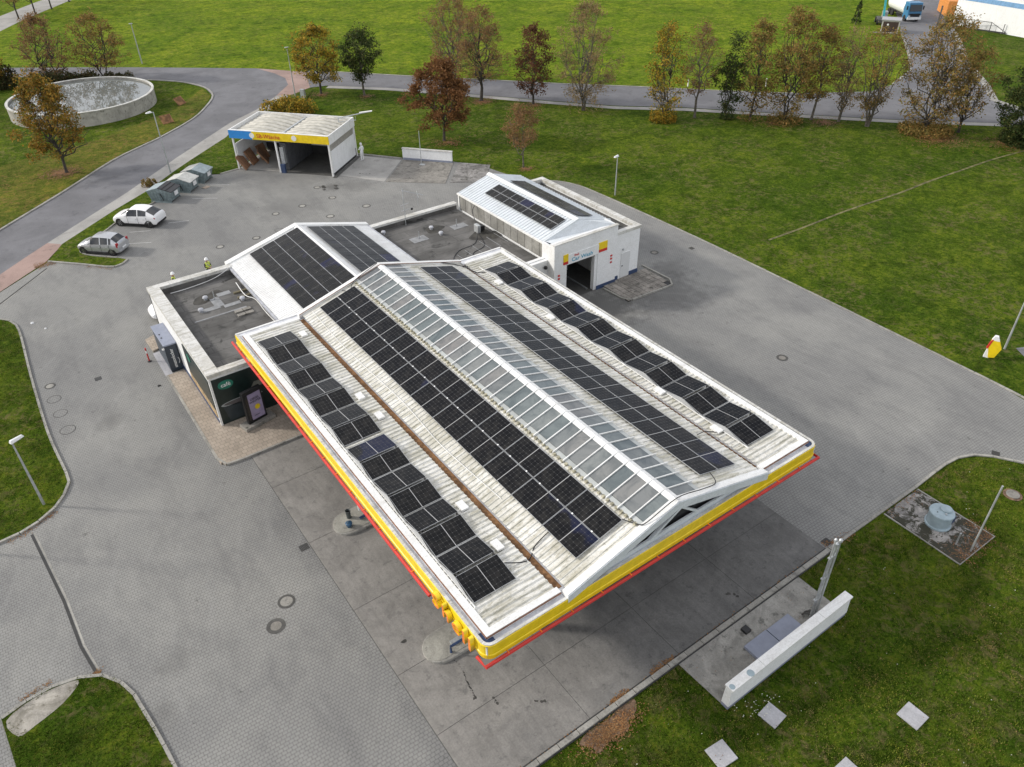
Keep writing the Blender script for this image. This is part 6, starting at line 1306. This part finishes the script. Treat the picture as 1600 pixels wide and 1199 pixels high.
tree('autumn_tree', 19.0, 127.9, 8.2, 7.8, 'olive', 'olive brown tree behind the pond, right of the pair', 3, 1.37, .14, 2, .6, 'darkbark', G2)
tree('autumn_tree', 4.6, 131.2, 7.6, 5.5, 'orange', 'orange topped green tree cut by the left picture edge', 4, 3.0, .1, 1, .5, 'darkbark', G2)
tree('autumn_tree', 40.2, 100.6, 8.0, 7.2, 'yellow', 'yellow and green tree at the road junction', 5, 2.3, .22, 1, .6, 'darkbark', G2)
tree('green_tree', 44.4, 96.2, 7.7, 5.2, 'green', 'dark green vase shaped tree right of the junction', 6, 2.8, .24, 1, .55, 'bark', G2, shape='fan')
tree('autumn_tree', 43.4, 74.5, 8.2, 6.8, 'redbrown', 'dense red brown tree behind the low white wall', 7, 4.2, .2, 1, .6, 'darkbark', G2)
tree('bare_tree', 58.2, 96.0, 10.4, 8.6, 'brown', 'tall half bare tree across the road behind the red brown tree', 8, 1.4, .12, 3, .6, 'bark', lsize=.12)
tree('bare_tree', 55.2, 84.7, 10.8, 7.2, 'brown', 'half bare brown tree with dark forked trunk left of the dark red one', 9, 1.5, .2, 1, .6, 'darkbark', lsize=.12, r0=.2)
tree('autumn_tree', 59.6, 79.4, 9.2, 4.6, 'darkred', 'narrow dark red brown tree in the road row', 10, 1.94, .14, 1, .42, 'darkbark', shape='column')
tree('bare_tree', 63.0, 73.6, 11.9, 7.0, 'tan', 'tallest pale half bare tree with many upright limbs', 11, 1.6, .1, 4, .5, 'bark', lsize=.12, leafbase=200)
tree('small_tree', 45.5, 62.3, 5.6, 4.0, 'brown', 'small round brown tree behind the car wash hall', 12, 3.6, .3, 1, .6, 'bark', G2, shape='round', r0=.08, lsize=.1)
tree('autumn_tree', 67.8, 64.7, 10.4, 4.8, 'yellow', 'yellowish tree with leafy bush round its foot', 13, 1.30, .12, 2, .42, 'darkbark', leafbase=2600)
tree('bare_tree', 71.6, 63.2, 10.1, 3.8, 'brown', 'slim sparse tree with pale straight trunk', 14, 1.2, .25, 1, .4, 'bark', shape='column', lsize=.12)
tree('green_tree', 74.2, 60.5, 8.8, 2.7, 'green', 'slender ivy dark green tree in the road row', 15, 2.4, .05, 1, .35, 'darkbark', shape='column', leafbase=300)
tree('autumn_tree', 76.0, 58.5, 10.6, 4.6, 'olive', 'olive and rust tree right of the slender green one', 16, 1.37, .1, 1, .45, 'darkbark', leafbase=200)
tree('autumn_tree', 78.6, 55.6, 11.7, 6.2, 'olive', 'broad olive brown tree with shrubby foot', 17, 1.58, .12, 2, .5, 'darkbark', leafbase=900)
tree('autumn_tree', 81.6, 54.1, 10.0, 4.4, 'olive', 'olive tree with pale bare trunk before the road', 18, 1.30, .22, 1, .45, 'bark')
tree('bare_tree', 83.5, 51.7, 9.8, 4.2, 'tan', 'thin upright nearly bare tree with twin trunk', 19, 1.3, .15, 2, .4, 'bark', lsize=.12)
tree('bare_tree', 84.6, 48.7, 10.3, 5.4, 'olive', 'fan shaped tree with six bare stems', 20, 1.3, .12, 6, .35, 'bark', shape='fan', lsize=.13)
tree('autumn_tree', 87.9, 43.6, 12.0, 8.6, 'olive', 'big olive and orange tree with bushy foot near the access road', 21, 1.44, .1, 3, .55, 'darkbark', leafbase=2600)
tree('autumn_tree', 90.6, 41.2, 8.4, 5.2, 'olive', 'smaller olive tree right beside the big bushy one', 22, 1.08, .2, 1, .5, 'darkbark')
tree('leafy_tree', 93.0, 34.8, 9.8, 8.4, 'green', 'dense dark green tree with orange tinge at the right picture edge', 23, 5.0, .04, 2, .6, 'darkbark', leafbase=3500, shape='full')
for i, (x, y, h_) in enumerate(((15.7, 184.2, 9), (19.1, 187.8, 9), (22.6, 191.2, 9.5), (27.0, 197.5, 10))):
    tree('bare_tree', x, y, h_, 6, 'olive', ['far tree leftmost of the row in the top left corner', 'far tree second in the top left row', 'far tree third in the top left row', 'far tree furthest right in the top left row'][i], 40+i, .5, .3, 1, .55, 'darkbark', 'far row of trees', lsize=.2)
def bush(name, x, y, w, d, h, leaf, label, n, seed, ls=.13, rz=0, group=None):
    rn = random.Random(seed); o = empty(name, (x, y, 0), rz, label=label, cat='bush', group=group); v = []; f = []; br = MB()
    lobes = [(rn.uniform(-.5, .5)*w*.8, rn.uniform(-.5, .5)*d*.7, rn.uniform(.6, 1)) for _ in range(max(4, int(w*d)))]
    for lx, ly, ls_ in lobes: br.tube([(lx*.6, ly*.6, 0), (lx, ly, h*ls_*.85)], [.03, .01], 4, cap=False)
    for _ in range(n):
        lx, ly, k = rn.choice(lobes); a = rn.uniform(0, 6.28); ph = math.acos(rn.uniform(0, 1)); R0 = rn.uniform(.7, 1.05)
        p = Vector((lx+math.cos(a)*math.sin(ph)*w*.24*R0, ly+math.sin(a)*math.sin(ph)*d*.3*R0, math.cos(ph)*h*k*R0)); s_ = ls*rn.uniform(.6, 1.3)
        q = Vector((rn.gauss(0, 1), rn.gauss(0, 1), rn.gauss(0, 1))).normalized()*s_; b = q.cross(Vector((rn.gauss(0, 1), rn.gauss(0, 1), rn.gauss(0, 1)))).normalized()*s_*.6
        i = len(v); v += [p-q, p-b, p+q, p+b]; f.append((i, i+1, i+2, i+3))
    me = bpy.data.meshes.new('foliage'); me.from_pydata([tuple(t) for t in v], [], f); me.materials.append(LEAF[leaf]); link('foliage', me, o); br.build('stems', 'darkbark', o); return o
bush('hedge_bush', 33.6, 95.6, 6.0, 3.2, 1.9, 'yellow', 'orange yellow bush right behind the wash shelter roof', 5200, 51, .13, -.85)
bush('dark_bush', 11.6, 128.2, 5.5, 3.5, 2.3, 'bush', 'dark bush behind the pond, left one', 3800, 52, .15, -.7, 'bushes behind the pond')
bush('dark_bush', 15.8, 125.6, 5.5, 3.2, 2.1, 'bush', 'dark bush behind the pond, middle one', 3600, 53, .15, -.7, 'bushes behind the pond')
bush('dark_bush', 19.8, 123.6, 4.0, 2.8, 1.6, 'bush', 'dark bush behind the pond, right one nearest the road', 2600, 54, .15, -.7, 'bushes behind the pond')
bush('dark_bush', 6.6, 131.0, 3.6, 2.6, 3.4, 'bush', 'tall dark bush at the left picture edge behind the pond', 3000, 55, .15, 0, 'bushes behind the pond')
bush('small_bush', 13.0, 81.1, 1.3, 1.0, .8, 'olive', 'small green bush at the pavement edge left of the containers', 700, 56, .08)
bush('autumn_bush', 14.4, 121.6, 2.6, 1.2, .9, 'orange', 'low orange bush at the rear pond rim', 900, 57, .12)
# grit-box like red-brown signs at the pond
for i, (x, y, rz, lab) in enumerate(((20.3, 100.6, .2, 'small leaning red brown board in the grass before the pond'), (24.0, 107.5, .6, 'red brown board lying in the grass right of the pond'))):
    o = MB().box(-.7, .7, -.03, .03, 0, 1.1).build('leaning_board', 'rust', loc=(x, y, .0), rot=(-.7, 0, rz)); tag(o, lab, 'board')

# ================================================================== LEAF LITTER AND GRASS
rs = np.random.RandomState(5)
def scatter(name, pts, size, mat, kind='stuff', up=False, z=.02, label=None):
    n = len(pts); a = rs.rand(n)*6.283; s = size*(.5+rs.rand(n)); v = np.zeros((n, 3, 3)); 
    for k in range(3):
        t = a+k*2.094+rs.rand(n)*.5; v[:, k, 0] = pts[:, 0]+np.cos(t)*s; v[:, k, 1] = pts[:, 1]+np.sin(t)*s*.8; v[:, k, 2] = z+rs.rand(n)*.025+(pts[:, 2] if pts.shape[1] > 2 else 0)
    me = bpy.data.meshes.new(name); me.from_pydata(v.reshape(-1, 3).tolist(), [], np.arange(3*n).reshape(-1, 3).tolist()); me.materials.append(LEAF[mat]); o = link(name, me); o['kind'] = kind
    if label: o['label'] = label
    return o
def along(path, n, sd, off=0):
    P = np.array(path, float); seg = np.hypot(*np.diff(P, axis=0).T); c = np.r_[0, np.cumsum(seg)]; t = rs.rand(n)*c[-1]; i = np.clip(np.searchsorted(c, t)-1, 0, len(seg)-1); u = (t-c[i])/seg[i]
    p = P[i]+(P[i+1]-P[i])*u[:, None]; d = (P[i+1]-P[i])/seg[i][:, None]; nrm = np.c_[-d[:, 1], d[:, 0]]; return p+nrm*(off+rs.randn(n)*sd)[:, None]
L_pts = [along([(-2.5, 23.5), (-1.8, 17)], 500, .12, -.2), along([(-6.5, 26.3), (-5.2, 26.5)], 120, .1), along([(-3.7, 25.9), (-3.5, 25.7)], 90, .12), along([(-5.6, 36.3), (-3.2, 37.3)], 220, .12, -.1), along([(13.0, 12.05), (14.0, 12.05)], 200, .07), along([(15.2, 12.05), (16.6, 12.05)], 260, .08), along([(26.9, 12.2), (28.8, 11.7)], 200, .12), along([(.6, 68.6), (2.2, 68.6)], 700, .3), along([(3.9, 66.3), (5.7, 64.4)], 120, .12)]
L_pts += [along([(34.0, 7.6), (31.4, 7.6)], 400, .3, -.2), along([(34.1, 9), (34.1, 7.7)], 250, .2), along([(-6.9, 25.0), (-5.6, 24.7), (-4.3, 25.3)], 260, .12), along([(31.2, 11.6), (34.1, 11.6)], 90, .15), along([(8.5, 12.0), (26.5, 12.05)], 160, .05)]
pt_ = np.vstack(L_pts); scatter('fallen_leaves', pt_, .035, 'litter')
# litter under trees and over lawns
U = []
for (x, y, n, r) in ((55.2, 84.4, 900, 1.6), (59.6, 79.1, 400, 1.3), (6.6, 90.5, 1500, 1.8), (87, 41.8, 2600, 3.2), (82, 52.5, 700, 2), (40, 100.2, 400, 1.5), (44.4, 95.8, 300, 1), (43.5, 73.6, 500, 2), (45.5, 61.8, 200, .8), (77, 56, 500, 2), (91, 36, 900, 3)):
    a = rs.rand(n)*6.283; q = np.abs(rs.randn(n))*r*.6; U.append(np.c_[x+np.cos(a)*q, y+np.sin(a)*q])
scatter('fallen_leaves', np.vstack(U), .085, 'litter')
x = rs.uniform(9, 40, 2600); y = rs.uniform(-2, 11.5, 2600); scatter('fallen_leaves', np.c_[x, y], .022, 'litter', z=.04)
scatter('fallen_petals', np.c_[rs.normal(17.6, .45, 45), rs.normal(8.5, .3, 45)], .03, 'petal', z=.06); scatter('fallen_petals', np.c_[rs.uniform(9, 40, 130), rs.uniform(-2, 11, 130)], .025, 'petal', z=.06)
sp_ = np.c_[rs.normal(12.3, .7, 1500), rs.normal(11.15, .25, 1500)]; scatter('fallen_leaves', sp_, .035, 'litter', z=.0)
# grass blades on the near lawns
from mathutils.geometry import intersect_point_tri_2d
def inpoly(P, poly):
    x, y = P[:, 0], P[:, 1]; c = np.zeros(len(P), bool); n = len(poly); j = n-1
    for i in range(n):
        xi, yi = poly[i]; xj, yj = poly[j]; m = ((yi > y) != (yj > y)) & (x < (xj-xi)*(y-yi)/((yj-yi) or 1e-9)+xi); c ^= m; j = i
    return c
def blades(name, poly, n, z, hh=.07, excl=()):
    P0_ = np.array(poly); lo, hi = P0_.min(0), P0_.max(0); P = rs.rand(n, 2)*(hi-lo)+lo; k = inpoly(P, poly)
    for e in excl: k &= ~inpoly(P, e)
    P = P[k]; d = np.sin(P[:, 0]*1.7+np.sin(P[:, 1]*1.3)*2)+np.sin(P[:, 1]*2.1+P[:, 0]*.6); P = P[rs.rand(len(P)) < .55+.22*d]; n = len(P)
    a = rs.rand(n)*6.283; w = .012+.014*rs.rand(n); h = hh*(.4+rs.rand(n)); ln_ = h*.9*rs.rand(n); b = rs.rand(n)*6.283
    v = np.zeros((n, 3, 3)); v[:, 0, 0] = P[:, 0]+np.cos(a)*w; v[:, 0, 1] = P[:, 1]+np.sin(a)*w; v[:, 1, 0] = P[:, 0]-np.cos(a)*w; v[:, 1, 1] = P[:, 1]-np.sin(a)*w; v[:, 0, 2] = v[:, 1, 2] = z
    v[:, 2, 0] = P[:, 0]+np.cos(b)*ln_; v[:, 2, 1] = P[:, 1]+np.sin(b)*ln_; v[:, 2, 2] = z+h
    me = bpy.data.meshes.new(name); me.vertices.add(3*n); me.vertices.foreach_set('co', v.reshape(-1)); me.loops.add(3*n); me.loops.foreach_set('vertex_index', np.arange(3*n)); me.polygons.add(n); me.polygons.foreach_set('loop_start', np.arange(0, 3*n, 3)); me.polygons.foreach_set('loop_total', np.full(n, 3)); me.update(); me.validate()
    me.materials.append(LEAF['grassblade']); o = link(name, me); o['kind'] = 'stuff'; return o
padx = [(16.45, 11.9), (24.4, 11.9), (24.4, 9.15), (16.55, 9.15)]; tpx = [(31.3, 12), (34.0, 12), (34.1, 10.4), (33.9, 9.2), (34.0, 7.9), (33.2, 7.7), (32.1, 7.85), (31.3, 7.75), (31.35, 8.8), (31.2, 9.9)]
def sqx(x, y, s): return [(x-s, y-s), (x+s, y-s), (x+s, y+s), (x-s, y+s)]
blades('grass', [(8.5, 11.7), (26.8, 11.7), (28.7, 11.65), (37.4, 11.75), (39, 11.3), (40.4, 9.6), (41.3, 7.9), (43, 4), (34, -3), (18, -1), (8, 5)], 300000, -.03, .06, (padx, tpx, sqx(17.82, 7.9, .42), sqx(22.28, 4.63, .45), sqx(15, 8, .46), sqx(18.3, 4.75, .44), sqx(37.8, 8.55, .42), [(11, 11.5), (13.9, 11.6), (13.2, 10.8), (11.4, 10.7)]))
blades('grass', GL+[(-9, 48)], 70000, .08, .055); blades('grass', GB+[(-6.2, 14), (-6.9, 22.5)], 30000, .08, .06, ([(-7, 25.7), (-4.3, 26.2), (-4.5, 25.3), (-6.4, 24.5)],))
